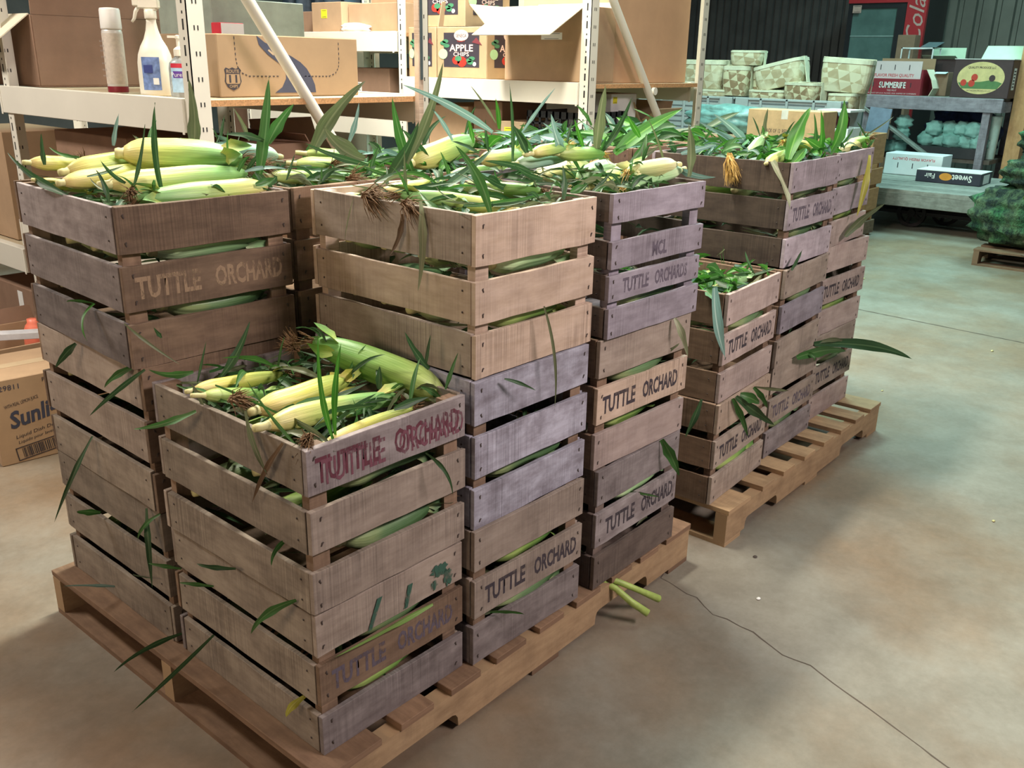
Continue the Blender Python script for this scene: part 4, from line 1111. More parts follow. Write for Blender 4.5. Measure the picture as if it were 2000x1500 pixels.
def shape(t, pts, M, mat, name, th=.0005):
    mb = MB(); mb.poly(pts, 0, M, th); return mb.build(name, mat, t)
def ellipse(rx, ry, n=28, cx=0, cy=0): return [(cx+rx*math.cos(2*PI*k/n), cy+ry*math.sin(2*PI*k/n)) for k in range(n)]

# ------------------------------------------------------------------ shelf racks
def post(root, x, y, z1, sx, sy, z0=0, marks=True):
    """steel angle upright: outer corner at x, y; flanges run towards sx and sy"""
    mb = MB(); w, t = .056, .003
    mb.box(min(x, x+sx*w), max(x, x+sx*w), min(y, y+sy*t), max(y, y+sy*t), z0, z1)
    mb.box(min(x, x+sx*t), max(x, x+sx*t), min(y, y+sy*.05), max(y, y+sy*.05), z0, z1)
    k = int((z1-z0)/.072)
    for i in range(k):
        zz = z0+.04+i*.072
        ya = y-.0006 if sy > 0 else y-t-.0006                         # face towards the aisle side (-y)
        mb.box(x+sx*.022-.002, x+sx*.022+.002, ya, ya+.0006, zz, zz+.013, 1); mb.box(x+sx*.034-.002, x+sx*.034+.002, ya, ya+.0006, zz, zz+.013, 1)
        xa = x-.0006 if sx > 0 else x-t-.0006
        mb.box(xa, xa+.0006, y+sy*.022-.004, y+sy*.022+.004, zz, zz+.03, 1)
        mb.box(xa, xa+.0006, y+sy*.022-.003, y+sy*.022+.003, zz+.044, zz+.052, 1)
    mb.box(x-.01 if sx > 0 else x-w-.01, x+w+.01 if sx > 0 else x+.01, y-.01 if sy > 0 else y-.06, y+.06 if sy > 0 else y+.01, z0, z0+.004)
    mb.build('post', [WHITE, HOLE], root)
def beam(root, x, y0, y1, ztop, h=.10, w=.035):
    mb = MB(); mb.box(x, x+w, y0, y1, ztop-h, ztop)
    mb.box(x-.003, x, y0, y0+.012, ztop-h-.006, ztop); mb.box(x-.003, x, y1-.012, y1, ztop-h-.006, ztop)
    mb.build('beam', WHITE, root, bevel=.005)
def board(root, x0, x1, y0, y1, z, th=.019):
    mb = MB(); mb.box(x0, x1, y0, y1, z-th, z-.0005, 0); mb.box(x0+.001, x1-.001, y0+.001, y1-.001, z-.0005, z, 1)
    mb.build('shelf_board', [OSB, OSBTOP], root)
ra = thing('shelf_rack', 'white steel shelf rack holding the spray bottle and the road-print carton', 'shelf', (0, 0, 0), 0, 'white steel shelf racks')
for (px, py, sx, sy) in ((.80, 1.47, 1, 1), (1.78, 1.47, -1, 1), (.80, 2.80, 1, -1), (1.78, 2.80, -1, -1), (.80, 4.25, 1, -1), (1.78, 4.25, -1, -1)): post(ra, px, py, 2.6, sx, sy)
for zt in (1.215, .70, .24, 2.2):
    beam(ra, .792, 1.522, 2.83, zt); beam(ra, 1.753, 1.522, 2.75, zt); board(ra, .83, 1.752, 1.472, 2.79, zt-.004)
for zt in (.575, 2.3): beam(ra, .792, 2.84, 4.2, zt); beam(ra, 1.753, 2.84, 4.2, zt); board(ra, .83, 1.752, 2.81, 4.2, zt-.004)
mb = MB(); mb.tube([(.84, 1.478, 1.745), (1.02, 1.478, 1.497), (1.33, 1.478, 1.06), (1.74, 1.478, .49)], .019, 12); mb.build('brace', WHITE, ra, smooth=True)
for zz in (.22, .53):
    mb = MB(); mb.box(.805, 1.775, 2.772, 2.796, zz, zz+.03); mb.build('crossbar', WHITE, ra)
rb = thing('shelf_rack', 'white steel shelf rack behind, holding the apple chips cartons and the big tan carton', 'shelf', (0, 0, 0), 0, 'white steel shelf racks')
for (px, py, sx, sy) in ((2.70, 1.40, 1, 1), (3.72, 1.40, -1, 1), (2.70, 2.62, 1, -1), (3.72, 2.62, -1, -1), (2.70, 4.0, 1, -1), (3.72, 4.0, -1, -1)): post(rb, px, py, 2.6, sx, sy)
beam(rb, 2.692, 1.452, 2.58, 1.255, .095); beam(rb, 3.69, 1.452, 2.58, 1.255, .095); board(rb, 2.73, 3.685, 1.402, 2.6, 1.25)
beam(rb, 2.692, 1.452, 2.58, .905); beam(rb, 3.69, 1.452, 2.58, .905); board(rb, 2.73, 3.685, 1.402, 2.6, .90)
for zt in (1.475, 1.045, .50): beam(rb, 2.692, 2.64, 3.96, zt); beam(rb, 3.69, 2.64, 3.96, zt); board(rb, 2.73, 3.685, 2.63, 3.98, zt-.004)
beam(rb, 2.692, 1.452, 2.58, .3); beam(rb, 3.69, 1.452, 2.58, .3); board(rb, 2.73, 3.685, 1.402, 2.6, .296)
mb = MB(); mb.tube([(2.76, 1.408, 1.73), (2.87, 1.408, 1.60), (3.32, 1.408, 1.08), (3.66, 1.408, .69)], .019, 12); mb.build('brace', WHITE, rb, smooth=True)
mb = MB()
for k in range(14): 
    a = 2*PI*k/14; mb.v.append(Vector((3.235+.018*math.cos(a), 1.385, 1.215+.018*math.sin(a)))); mb.v.append(Vector((3.235+.018*math.cos(a), 1.40, 1.215+.018*math.sin(a))))
for k in range(14): a, b_ = 2*k, 2*((k+1) % 14); mb.face((a, b_, b_+1, a+1), [(0, 0)]*4)
mb.face(tuple(range(0, 28, 2))[::-1], [(0, 0)]*14); mb.build('end_cap', WHITE, rb)
# timber strip against the near rack
t = thing('timber_strip', 'narrow pine strip with a dark metal rail standing against the white post', 'timber', (0, 0, 0))
mb = MB(); mb.box(1.700, 1.722, 1.440, 1.462, 0, 2.5, 0, .6); mb.build('timber', WD['tan'], t)
mb = MB(); mb.box(1.706, 1.718, 1.436, 1.4395, 1.27, 2.45); mb.build('rail', plain('rail_steel', (.16, .20, .21), .35, .7), t)

# ------------------------------------------------------------------ things on the near rack
t = carton('tall brown carton with handwriting and a raised flap, leftmost on the near shelf', .875, 2.66, 1.2125, .84, .40, .26, 0, CARDD, True, [('x-', .21, -38), ('y-', .36, 89, CARDD), ('x+', .17, 40)], inner=CARDIN)
text('CC# 2v', INKB, t, on_front(.20, -.0175, .405), .27, .05, 0, 'handwriting', shear=-.3)
text('Apples', INKB, t, on_front(.38, -.0195, .47), .15, .035, 0, 'handwriting', shear=-.3)
t = thing('aerosol_can', 'tall aerosol can with a white cap and dark red foot on the near shelf', 'can', (.868, 2.045, 1.2125))
mb = MB(); mb.lathe([(.030, 0), (.0325, .003), (.0325, .195), (.031, .200), (.027, .206)], 28, 0)
mb.build('body', plain('can_label', (.66, .62, .58), .35, .2, var=.06, scale=30), t, smooth=True)
mb = MB(); mb.lathe([(.0327, .003), (.0332, .005), (.0332, .020), (.0327, .022)], 28, 0, cap=False); mb.build('foot_band', plain('dark_red', (.20, .01, .02), .4), t, smooth=True)
mb = MB(); mb.lathe([(.0325, .202), (.0335, .207), (.0325, .262), (.030, .268), (.012, .270)], 28, 0); mb.build('cap', plain('cap_white', (.82, .80, .76), .35, var=.02), t, smooth=True)
mb = MB(); mb.lathe([(.0329, .03), (.0332, .032), (.0332, .188), (.0329, .19)], 28, 0, cap=False)
o = mb.build('label_band', plain('can_grey_tan', (.58, .50, .42), .5, var=.1, scale=90), t, smooth=True)
for k, zz in enumerate((.165, .15, .135, .115, .095, .075, .055)):
    text('IIII IIII III', plain('can_fine_print', (.30, .26, .24), .6), t, on_left(-.0336, .012, zz), .026, .006, 0, 'fine_print')
t = thing('spray_bottle', 'white trigger spray bottle with a blue label on the near shelf', 'bottle', (.875, 1.80, 1.2125), .72)
mb = MB(); P = [(.052, 0), (.0565, .006), (.057, .05), (.056, .10), (.052, .125), (.042, .150), (.029, .172), (.020, .198), (.0155, .222), (.0155, .235)]
mb.lathe(P, 28, 0, None, True, .62, 1.0); BW = plain('bottle_white', (.80, .76, .64), .3, var=.02)
mb.build('body', BW, t, smooth=True)
mb = MB(); mb.lathe([(.0175, .232), (.0185, .235), (.0185, .256), (.015, .260)], 20, 0); mb.build('collar', BW, t, smooth=True)
mb = MB()
M = Matrix.Translation((0, 0, 0))
mb.box(-.012, .012, -.030, .035, .262, .290); mb.box(-.010, .010, .030, .052, .268, .292); mb.box(-.011, .011, -.022, .018, .256, .263); mb.box(-.009, .009, -.030, .030, .289, .300)
mb.build('spray_head', BW, t, bevel=.004)
mb = MB(); mb.tube([(0, .034, .270), (0, .046, .252), (0, .052, .232), (0, .060, .222)], [.007, .006, .005, .004], 8); mb.build('trigger', BW, t, smooth=True)
LB = plain('label_blue', (.16, .24, .48), .45, var=.35, scale=60)
mb = MB()
for i in range(9):
    for j in range(2):
        a = PI+(-.62+1.05*i/8); zz = (.018, .118)[j]
        mb.v.append(Vector((.0576*.62*math.cos(a)*1.01, .0576*math.sin(a)*1.01, zz)))
for i in range(8): mb.face((2*i+2, 2*i, 2*i+1, 2*i+3), [(0, 0)]*4)
mb.build('label', LB, t, smooth=True)
shape(t, [(-.014, -.012), (.014, -.012), (.014, .012), (-.014, .012)], on_left(-.0368, .012, .082), plain('label_navy', (.03, .05, .22), .5), 'label_patch')
shape(t, [(-.009, -.010), (.009, -.010), (.009, .010), (-.009, .010)], on_left(-.0368, -.010, .045), WHT, 'label_patch')
t = thing('pump_bottle', 'clear sanitizer pump bottle with a red and purple label beside the white post', 'bottle', (.875, 1.655, 1.2125), .72)
CLR = plain('sanitizer_clear', (.72, .80, .84), .12, var=.03, **{'Transmission Weight': .75, 'IOR': 1.36})
mb = MB(); mb.lathe([(.033, 0), (.036, .004), (.036, .085), (.033, .102), (.022, .114), (.014, .120), (.013, .124)], 24, 0, None, True, .62, 1.0); mb.build('body', CLR, t, smooth=True)
mb = MB(); mb.lathe([(.015, .122), (.0155, .124), (.0155, .142), (.010, .147), (.005, .150), (.005, .172), (.008, .174), (.008, .182), (.002, .184)], 16, 0); mb.box(-.005, .005, 0, .030, .175, .182); mb.build('pump', BW, t, smooth=False)
def wrap(t, z0, z1, a0, a1, R, mat, name, sx=.62):
    mb = MB()
    for i in range(11):
        a = a0+(a1-a0)*i/10
        for zz in (z0, z1): mb.v.append(Vector((R*sx*math.cos(a), R*math.sin(a), zz)))
    for i in range(10): mb.face((2*i+2, 2*i, 2*i+1, 2*i+3), [(0, 0)]*4)
    return mb.build(name, mat, t, smooth=True)
wrap(t, .015, .100, PI-.7, PI+1.0, .0366, plain('label_paleblue', (.42, .62, .80), .4, var=.2, scale=50), 'label')
wrap(t, .088, .101, PI-.7, PI+1.0, .0370, plain('label_red', (.60, .03, .06), .4), 'label_band')
wrap(t, .058, .078, PI-.5, PI+.8, .0370, plain('label_purple', (.13, .05, .35), .4), 'label_band')
text('Purell', WHT, t, on_left(-.0236, .002, .068), .040, .013, 0, 'lettering')

# carton with the road print
t = carton('long tan carton printed with a winding road and a road shield', .975, 1.60, 1.2125, .575, .36, .192, 0, CARDT)
F = lambda x, z: on_front(x, -.0006, z)
rd = [(-.075, 0), (.095, 0), (.092, .025), (.080, .050), (.060, .078), (.035, .098), (.0, .116), (-.06, .140), (-.105, .158), (-.135, .178), (-.128, .150), (-.095, .120), (-.050, .092), (-.028, .070), (-.028, .045), (-.045, .018)]
shape(t, [(x, y) for x, y in rd], F(.285, .012), INKB, 'road_print')
LINE = plain('line_tan', (.40, .30, .20), .7)
for pts in ([(.026, .018), (.033, .020), (.030, .042), (.024, .040)], [(.018, .052), (.024, .054), (.010, .078), (.004, .074)], [(-.018, .088), (-.014, .092), (-.036, .104), (-.040, .100)], [(-.075, .118), (-.070, .122), (-.09, .137), (-.095, .133)]):
    shape(t, pts, on_front(.285, -.0012, .012), LINE, 'road_line')
mb = MB()
path = [(.065, .185), (.066, .12), (.070, .095), (.085, .075), (.110, .065), (.235, .065)]
path2 = [(.335, .065), (.440, .065), (.470, .075), (.485, .095), (.488, .12), (.488, .185)]
for pth in (path, path2):
    for i in range(len(pth)-1):
        a, b_ = Vector(pth[i]), Vector(pth[i+1]); k = max(1, round((b_-a).length/.016))
        for j in range(k):
            p, q = a.lerp(b_, j/k), a.lerp(b_, (j+.5)/k); d = (q-p).normalized()*.5; nn = Vector((-d.y, d.x))*.0028
            mb.poly([tuple(p-nn), tuple(q-nn), tuple(q+nn), tuple(p+nn)][::1], 0, F(0, 0), .0005)
mb.build('dashed_line_print', INK, t)
def shield(t, M, s, name='shield_print'):
    out = [(-.05, .045), (-.04, .055), (-.02, .048), (0, .056), (.02, .048), (.04, .055), (.05, .045), (.045, .02), (.052, -.015), (.035, -.045), (0, -.062), (-.035, -.045), (-.052, -.015), (-.045, .02)]
    shape(t, [(x*s, y*s) for x, y in out][::-1][::-1][::-1], M, INK, name)
    M2 = M @ Matrix.Translation((0, 0, .0006))
    shape(t, [(-.040*s, .022*s), (-.044*s, -.018*s), (-.038*s, -.028*s), (.038*s, -.028*s), (.044*s, -.018*s), (.040*s, .022*s)], M2, CARDT, 'shield_field')
    M3 = M @ Matrix.Translation((0, 0, .0014))
    text('ROUTE', CARDT, t, M3 @ Matrix.Translation((0, .036*s, 0)), .078*s, .018*s, 0, bold=.02)
    text('11', INK, t, M3 @ Matrix.Translation((0, -.002*s, 0)), .05*s, .040*s, 0, bold=.03)
    text('CHIPS', CARDT, t, M3 @ Matrix.Translation((0, -.040*s, 0)), .052*s, .015*s, 0, bold=.02)
shield(t, F(.050, .058), .60); shield(t, on_left(-.0006, .20, .115), .60)
sticker(t, on_left(-.0006, .16, .040), .075, .045, WHT, 'label', 3)

# other near rack contents
carton('grey-green carton with print behind the road-print carton', 1.30, 2.12, 1.2125, .44, .34, .33, .05, plain('carton_greygreen', (.26, .30, .25), .8))
t = carton('small red and white box leaning behind the road-print carton', 1.255, 2.0, 1.2125, .10, .06, .24, 0, RED, cat='box'); sticker(t, on_front(.05, -.0006, .215), .095, .045, WHT)
carton('brown carton at the left under the near shelf', .90, 2.10, .697, .40, .55, .36, 0, CARDD)
carton('brown carton in the middle under the near shelf', .95, 1.60, .697, .38, .44, .36, 0, CARDD)
t = carton('open brown carton with a raised flap under the near shelf board', 1.38, 1.62, .697, .32, .40, .28, 0, CARDD, True, [('x-', .12, 60), ('y+', .14, 70)])
def sack(name, label, cat, c, rx, ry, rz_, mat, seed=1, lump=.12, group=None, rot=0, squash=.0, n=28, m=18, freq=3.0, flat=.75):
    r = random.Random(seed); mb = MB(); ph = [r.uniform(0, 6.3) for _ in range(8)]
    for i in range(m+1):
        th = PI*i/m
        for k in range(n):
            a = 2*PI*k/n
            d = Vector((math.sin(th)*math.cos(a), math.sin(th)*math.sin(a), math.cos(th)))
            q = 1+lump*(math.sin(freq*d.x*2+ph[0])*math.sin(freq*d.y*2.3+ph[1])+.6*math.sin(freq*3.1*d.z+ph[2]+2*d.x)+.45*math.sin(freq*4*d.y+ph[3]+freq*3*d.x)*math.cos(freq*3*d.z+ph[4]))
            e = flat
            P = Vector((math.copysign(abs(d.x)**e, d.x)*rx*q, math.copysign(abs(d.y)**e, d.y)*ry*q, math.copysign(abs(d.z)**.85, d.z)*rz_*(1+(q-1)*.6)))
            P.z = max(P.z, -rz_*.92)
            mb.v.append(Matrix.Rotation(rot, 3, 'Z') @ P)
    for i in range(m):
        for k in range(n):
            k2 = (k+1) % n
            mb.face((i*n+k, (i+1)*n+k, (i+1)*n+k2, i*n+k2), [(k/n, i/m), (k/n, (i+1)/m), ((k+1)/n, (i+1)/m), ((k+1)/n, i/m)])
    o = mb.build(name, mat, smooth=True, loc=(c[0], c[1], c[2]))
    tag(o, label, cat, group)
    return o
BLK = plain('black_plastic', (.018, .018, .022), .35)
sack('bin_bag', 'black plastic bag slumped under the near shelf behind the diagonal rod', 'bag', (1.55, 2.35, .845), .18, .30, .16, BLK, 4, .08)
carton('white-topped pale tray on the lower shelf beside the pale post', 1.45, 2.32, .697, .22, .3, .05, 0, plain('tray_pale', (.72, .76, .72), .5))

# ------------------------------------------------------------------ things on the rear rack
APB = plain('apple_board', (.40, .29, .17), .6, var=.1, scale=9)
APD = plain('apple_dark', (.035, .028, .04), .6)
GRN = plain('ink_leaf_green', (.05, .20, .10), .6)
LIM = plain('ink_lime', (.38, .62, .34), .6)
ARD = plain('ink_apple_red', (.50, .03, .02), .5)
PKW = plain('ink_pinkish_white', (.85, .62, .55), .6)
def applebox(label, x, y, z, sx, sy, sz, opened, fl=(), small=False):
    t = carton(label, x, y, z, sx, sy, sz, 0, APB, opened, fl, group='apple chips cartons', inner=CARDL)
    for M, w, drk in ((on_left(-.0006, sy/2, sz*.56), sy*.72, False), (on_front(sx/2, -.0006, sz*.56), sx*.66, True)):
        h = sz*.66
        shape(t, [(-w/2, -h/2), (w/2, -h/2), (w/2, h/2), (-w/2, h/2)], M, APD, 'print_panel', .0004)
        M2 = M @ Matrix.Translation((0, 0, .0009))
        shape(t, ellipse(w*.20, h*.16, 24, 0, h*.42), M2, PKW, 'print_badge')
        text('SENECA', APD, t, M2 @ Matrix.Translation((0, h*.41, .0006)), w*.30, h*.10, 0, bold=.02)
        text('CRISPY', ARD, t, M2 @ Matrix.Translation((0, h*.26, .0006)), w*.22, h*.06, 0)
        text('APPLE', PKW, t, M2 @ Matrix.Translation((0, h*.06, .0006)), w*.66, h*.20, 0, bold=.02)
        text('CHIPS', PKW, t, M2 @ Matrix.Translation((0, -h*.12, .0006)), w*.44, h*.12, 0, bold=.01)
        shape(t, ellipse(w*.13, h*.15, 24, w*.02, -h*.34), M2, ARD, 'print_apple')
        shape(t, ellipse(w*.11, h*.12, 24, -w*.14, -h*.30), M2, ARD, 'print_apple')
        shape(t, ellipse(w*.10, h*.08, 8, -w*.08, -h*.25), M2 @ Matrix.Translation((0, 0, .0004)), GRN, 'print_leaf')
        for (cx, cy) in ((-.52, .20), (-.42, .12), (-.45, .25), (.22, -.30), (.30, -.24), (.26, -.36)):
            shape(t, ellipse(w*.09, h*.06, 8, w*cx, h*cy), M2, GRN, 'print_leaf')
        shape(t, ellipse(w*.13, h*.15, 20, -w*.52, -h*.12), M2, LIM, 'print_apple')
        shape(t, ellipse(w*.05, h*.06, 16, w*.37, -h*.40), M2, WHT, 'print_seal')
        shape(t, [(w*.30, h*.22), (w*.58, h*.14), (w*.42, h*.36)], M2, plain('ink_maroon', (.16, .03, .04), .6), 'print_apple')
    return t
applebox('open apple chips carton with upright flaps beside the big white-flapped carton', 2.76, 2.06, 1.2505, .34, .335, .245, True, [('y+', .12, 100), ('x+', .14, 50), ('y-', .16, 140)])
applebox('apple chips carton half hidden behind the pine strip', 2.765, 2.41, 1.2505, .34, .20, .245, False)
applebox('upper apple chips carton stacked on the half hidden one', 2.80, 2.24, 1.497, .34, .34, .25, False)
t = carton('brown carton with its wide pale flap hanging open toward the aisle', 2.745, 1.46, 1.2505, .235, .47, .325, 0, CARD, True, [('x-', .275, -28), ('x+', .2, 70)], inner=CARDIN)
sticker(t, on_left(-.0006, .19, .20), .12, .03, WHT, 'label', 2)
t = carton('huge pinkish-tan carton filling the right end of the rear shelf', 2.985, 1.47, 1.2505, .67, .55, .62, 0, plain('cardboard_pink', (.52, .31, .18), .8, var=.08, scale=5))
sticker(t, on_front(.42, -.0006, .47), .05, .03, WHT, 'label', 2)
def ystick(t, M, w=.05, h=.045): sticker(t, M, w, h, YEL, 'price_sticker', 2)
t = carton('tan carton with a yellow sticker on the high rear shelf', 2.76, 3.13, 1.471, .40, .26, .16, 0, CARD); ystick(t, on_left(-.0006, .15, .10))
carton('orange-tan carton beside the white post on the high rear shelf', 2.80, 2.70, 1.471, .34, .42, .15, 0, CARD)
carton('smaller brown carton left of the yellow-stickered one', 2.84, 3.42, 1.471, .36, .24, .12, 0, CARDD)
sack('plastic_bundle', 'shiny white plastic bundle in front of the yellow-stickered carton', 'bag', (2.78, 3.05, 1.495), .03, .11, .026, plain('plastic_shiny', (.85, .85, .88), .12), 5, .15)
t = carton('brown carton with a white label below the high rear shelf', 2.78, 2.78, 1.041, .40, .42, .25, 0, CARDD); sticker(t, on_left(-.0006, .26, .15), .07, .05, WHT, 'label', 3)
t = carton('tan carton with a yellow sticker edge behind the upper apple chips carton', 2.95, 2.66, 1.625, .5, .44, .30, 0, CARD); ystick(t, on_left(-.0006, .04, .06))
carton('brown carton deep in the lower rear bay', 2.80, 3.25, 1.041, .40, .5, .24, 0, CARDD)
t = carton('brown carton under the apple chips cartons', 2.78, 2.20, .90, .42, .36, .22, 0, CARD)
carton('tall brown carton next to the yellow-stickered small one', 2.80, 1.99, .90, .40, .19, .25, 0, CARDD)
t = carton('small carton with a yellow sticker low on the rear rack', 2.745, 1.80, .90, .30, .15, .165, 0, CARDL); ystick(t, on_left(-.0006, .10, .115)); 
def milk_crate(label, x, y, z, sx, sy, sz, mat):
    t = thing('plastic_crate', label, 'crate', (x, y, z), 0, 'black plastic crates')
    mb = MB(); mb.box(0, sx, 0, sy, 0, .01)
    for (a, b_, c_, d_) in ((0, .006, 0, sy), (sx-.006, sx, 0, sy), (0, sx, 0, .006), (0, sx, sy-.006, sy)):
        mb.box(a, b_, c_, d_, sz-.03, sz); mb.box(a, b_, c_, d_, 0, .03); mb.box(a, b_, c_, d_, sz*.45, sz*.53)
    for i in range(9):
        yy = sy*i/8; mb.box(0, .006, max(0, yy-.006), min(sy, yy+.006), .01, sz); mb.box(sx*i/8-.006*(i > 0), sx*i/8+.006*(i < 8), 0, .006, .01, sz)
    mb.build('body', mat, t)
    mb = MB(); mb.box(-.003, 0, sy*.35, sy*.65, sz-.075, sz-.045); mb.build('handle_slot', HOLE, t)
    return t
milk_crate('lower black plastic crate on the rear rack', 2.75, 1.47, .9005, .38, .32, .11, BLK)
milk_crate('upper black plastic crate on the rear rack', 2.75, 1.47, 1.012, .38, .32, .11, BLK)
t = carton('white appliance box with a yellow sticker seen through the end of the rear rack', 3.06, 1.52, .9005, .22, .40, .30, 0, WHT); ystick(t, on_front(.03, -.0006, .27), .035, .03)
carton('open tan carton beside the white appliance box', 3.30, 1.50, .9005, .27, .34, .17, 0, CARDL, True, [('y-', .10, 35), ('x-', .1, 60), ('x+', .1, 60)])
# blue tarpaulin hanging behind
mb = MB(); nn_ = 46
for i in range(nn_+1):
    y = 4.75+1.0*i/nn_
    for zz in (0, 1.2, 2.6): mb.v.append(Vector((4.3+.07*math.sin(i*.75)+.03*math.sin(i*1.9+zz), y, zz)))
for i in range(nn_):
    for j in range(2): a = 3*i+j; mb.face((a+3, a, a+1, a+4), [(0, 0)]*4)
o = mb.build('tarpaulin', plain('tarp_blue', (.07, .12, .18), .5, var=.4, scale=14), smooth=True); tag(o, 'blue-grey tarpaulin hanging in folds behind the racks', 'tarpaulin')
carton('stack-top brown carton left of the blue tarpaulin', 3.0, 4.1, 0, .9, .5, 1.62, 0, CARDD)

# ------------------------------------------------------------------ floor cartons at the left
t = carton('taped detergent carton with bold slanted lettering standing on the floor', .305, 2.06, 0, .46, .31, .305, -.12, CARD, tape=CARDL)
text('Sunlight', INKB, t, on_front(.155, -.0008, .165) @ Matrix.Rotation(.16, 4, 'Z'), .225, .080, 0, bold=.03, shear=.25)
text('WITH REAL LEMON JUICE', INK, t, on_front(.09, -.0008, .215) @ Matrix.Rotation(.16, 4, 'Z'), .11, .016, 0)
text('Liquid Dish Detergent', INK, t, on_front(.15, -.0008, .108) @ Matrix.Rotation(.16, 4, 'Z'), .19, .016, 0, shear=.2)
text('Liquide pour laver la vaisselle', INK, t, on_front(.155, -.0008, .088) @ Matrix.Rotation(.16, 4, 'Z'), .19, .014, 0, shear=.2)
text('5729811', INKB, t, on_front(.045, -.0008, .275), .09, .018, 0)
text('Part No', INK, t, on_front(.20, -.0008, .282), .07, .014, 0)
mb = MB(); F2 = on_front(.16, -.0008, .045) @ Matrix.Rotation(.12, 4, 'Z')
for (x0, x1, y0, y1) in ((-.11, .11, -.024, -.021), (-.11, .11, .021, .024), (-.11, -.107, -.024, .024), (.107, .11, -.024, .024)): mb.poly([(x0, y0), (x1, y0), (x1, y1), (x0, y1)], 0, F2, .0003)
r = random.Random(8); xx = -.09
while xx < .09:
    ww = r.choice((.0015, .003, .0045)); mb.poly([(xx, -.018), (xx+ww, -.018), (xx+ww, .018), (xx, .018)], 0, F2, .0003); xx += ww+r.choice((.002, .003, .004))
mb.build('barcode', INK, t)
t = carton('open brown carton on the floor behind the detergent carton', .17, 2.44, 0, .58, .36, .30, -.05, CARD, True, [('y+', .06, 80), ('x+', .07, 75)], inner=CARDD)
t = thing('metal_channel', 'white metal channel lying across the open carton', 'channel', (0, 0, 0))
mb = MB(); mb.bar((.10, 2.72, .335), (.655, 2.47, .308), .055, .004); mb.build('web', plain('channel_white', (.72, .72, .74), .35, .1), t)
mb = MB(); mb.bar((.113, 2.745, .346), (.668, 2.495, .319), .003, .022); mb.build('flange', MATS['channel_white'], t)
mb = MB(); mb.bar((.087, 2.695, .346), (.642, 2.445, .319), .003, .022); mb.build('flange', MATS['channel_white'], t)
t = thing('plastic_jug', 'salmon-red plastic jug top poking out of the open carton', 'jug', (.690, 2.60, .006))
mb = MB(); mb.lathe([(.035, 0), (.042, .01), (.042, .24), (.04, .29), (.03, .315), (.022, .325), (.022, .34)], 14, 0); mb.build('body', plain('jug_salmon', (.80, .20, .12), .4), t, smooth=True)
t = carton('pale taped carton on the floor behind the rack post at the left edge', .86, 3.0, 0, .5, .4, .36, 0, CARDD); sticker(t, on_left(-.0006, .12, .20), .05, .28, WHT, 'tape_strip')
carton('tan carton upright in the left rack bay', .86, 3.05, .575, .3, .5, .45, 0, CARD)

# ------------------------------------------------------------------ debris on the concrete
def stalk(name, label, pts, rad, mat, cat='stalk', grp=None):
    mb = MB(); mb.tube(pts, rad, 10); o = mb.build(name, mat, smooth=True); return tag(o, label, cat, grp)
SG = plain('stalk_green', (.36, .48, .12), .5, var=.25, scale=30)
stalk('corn_stalk', 'upper pale green stalk end sticking out over the near pallet edge', [(.94, .05, .112), (.965, -.01, .103), (1.01, -.045, .072), (1.06, -.075, .036)], [.007, .008, .008, .010], SG)
stalk('corn_stalk', 'lower green stalk end drooping beside the pallet toward the floor', [(.93, .05, .108), (.95, -.012, .092), (.965, -.05, .062), (.985, -.09, .036)], [.007, .008, .009, .010], SG)
def crumb(label, x, y, s, mat, name='husk_scrap', cat='scrap'):
    r = random.Random(int(x*1000)); mb = MB()
    mb.lathe([(s*.5, 0), (s*r.uniform(.7, 1), s*.2), (s*.6, s*.45), (s*.1, s*.6)], 7, 0, None, True, 1, r.uniform(.5, .9))
    o = mb.build(name, mat, loc=(x, y, .0003)); return tag(o, label, cat)
crumb('small dark nut lying on the concrete beside the gap between the pallets', 1.486, -.139, .008, NAIL, 'nut', 'nut')
crumb('white chip on the concrete right of the long crack', 1.288, -.246, .008, WHT, 'paper_chip', 'chip')
for i, (x, y, s) in enumerate(((4.9, 1.15, .014), (5.4, 1.0, .016), (3.2, .1, .008), (2.2, -.6, .008), (4.2, -.1, .012), (3.0, -.75, .012))):
    o = crumb('tiny pale scrap on the concrete, '+['near the wagon wheels', 'left of the sack pallet', 'beside the far end of the farther pallet', 'below the middle of the farther pallet', 'just before the floor joint', 'toward the lower right corner'][i], x, y, s, STALK); o['group'] = 'pale scraps on the floor'

# ------------------------------------------------------------------ bulk bins and splint baskets
GRYP = plain('bin_grey', (.33, .36, .37), .55, var=.06)
GRYD = plain('bin_grey_slot', (.11, .12, .13), .7)
def bulk_bin(label, x, y, sx, sy, h):
    t = thing('bulk_bin', label, 'bin', (x, y, 0), 0, 'grey plastic bulk bins')
    mb = MB(); w = .03
    mb.box(0, w, 0, sy, .12, h); mb.box(sx-w, sx, 0, sy, .12, h); mb.box(w, sx-w, 0, w, .12, h); mb.box(w, sx-w, sy-w, sy, .12, h); mb.box(w, sx-w, w, sy-w, .12, .16)
    mb.build('walls', GRYP, t)
    mb = MB(); mb.box(-.012, 0, 0, sy, h-.02, h); mb.box(-.02, 0, 0, .12, .12, h); mb.box(-.02, 0, sy-.12, sy, .12, h)
    for i in range(1, 4): mb.box(-.012, 0, sy*i/4-.012, sy*i/4+.012, .12, h)
    mb.box(0, sx, -.012, 0, h-.02, h)
    mb.build('ribs', GRYP, t, bevel=.004)
    mb = MB()
    for k in range(16): mb.box(-.0015, 0, .14, sy-.14, h-.05-.045*k, h-.038-.045*k)
    mb.build('vent_slots', GRYD, t)
    for yy in (.05, sy/2-.06, sy-.17):
        mb = MB(); mb.box(0, sx, yy, yy+.12, 0, .12); mb.build('foot', GRYP, t)
bulk_bin('grey plastic bulk bin behind the taped carton, piled with splint baskets', 6.78, 1.84, .46, .93, 1.085)
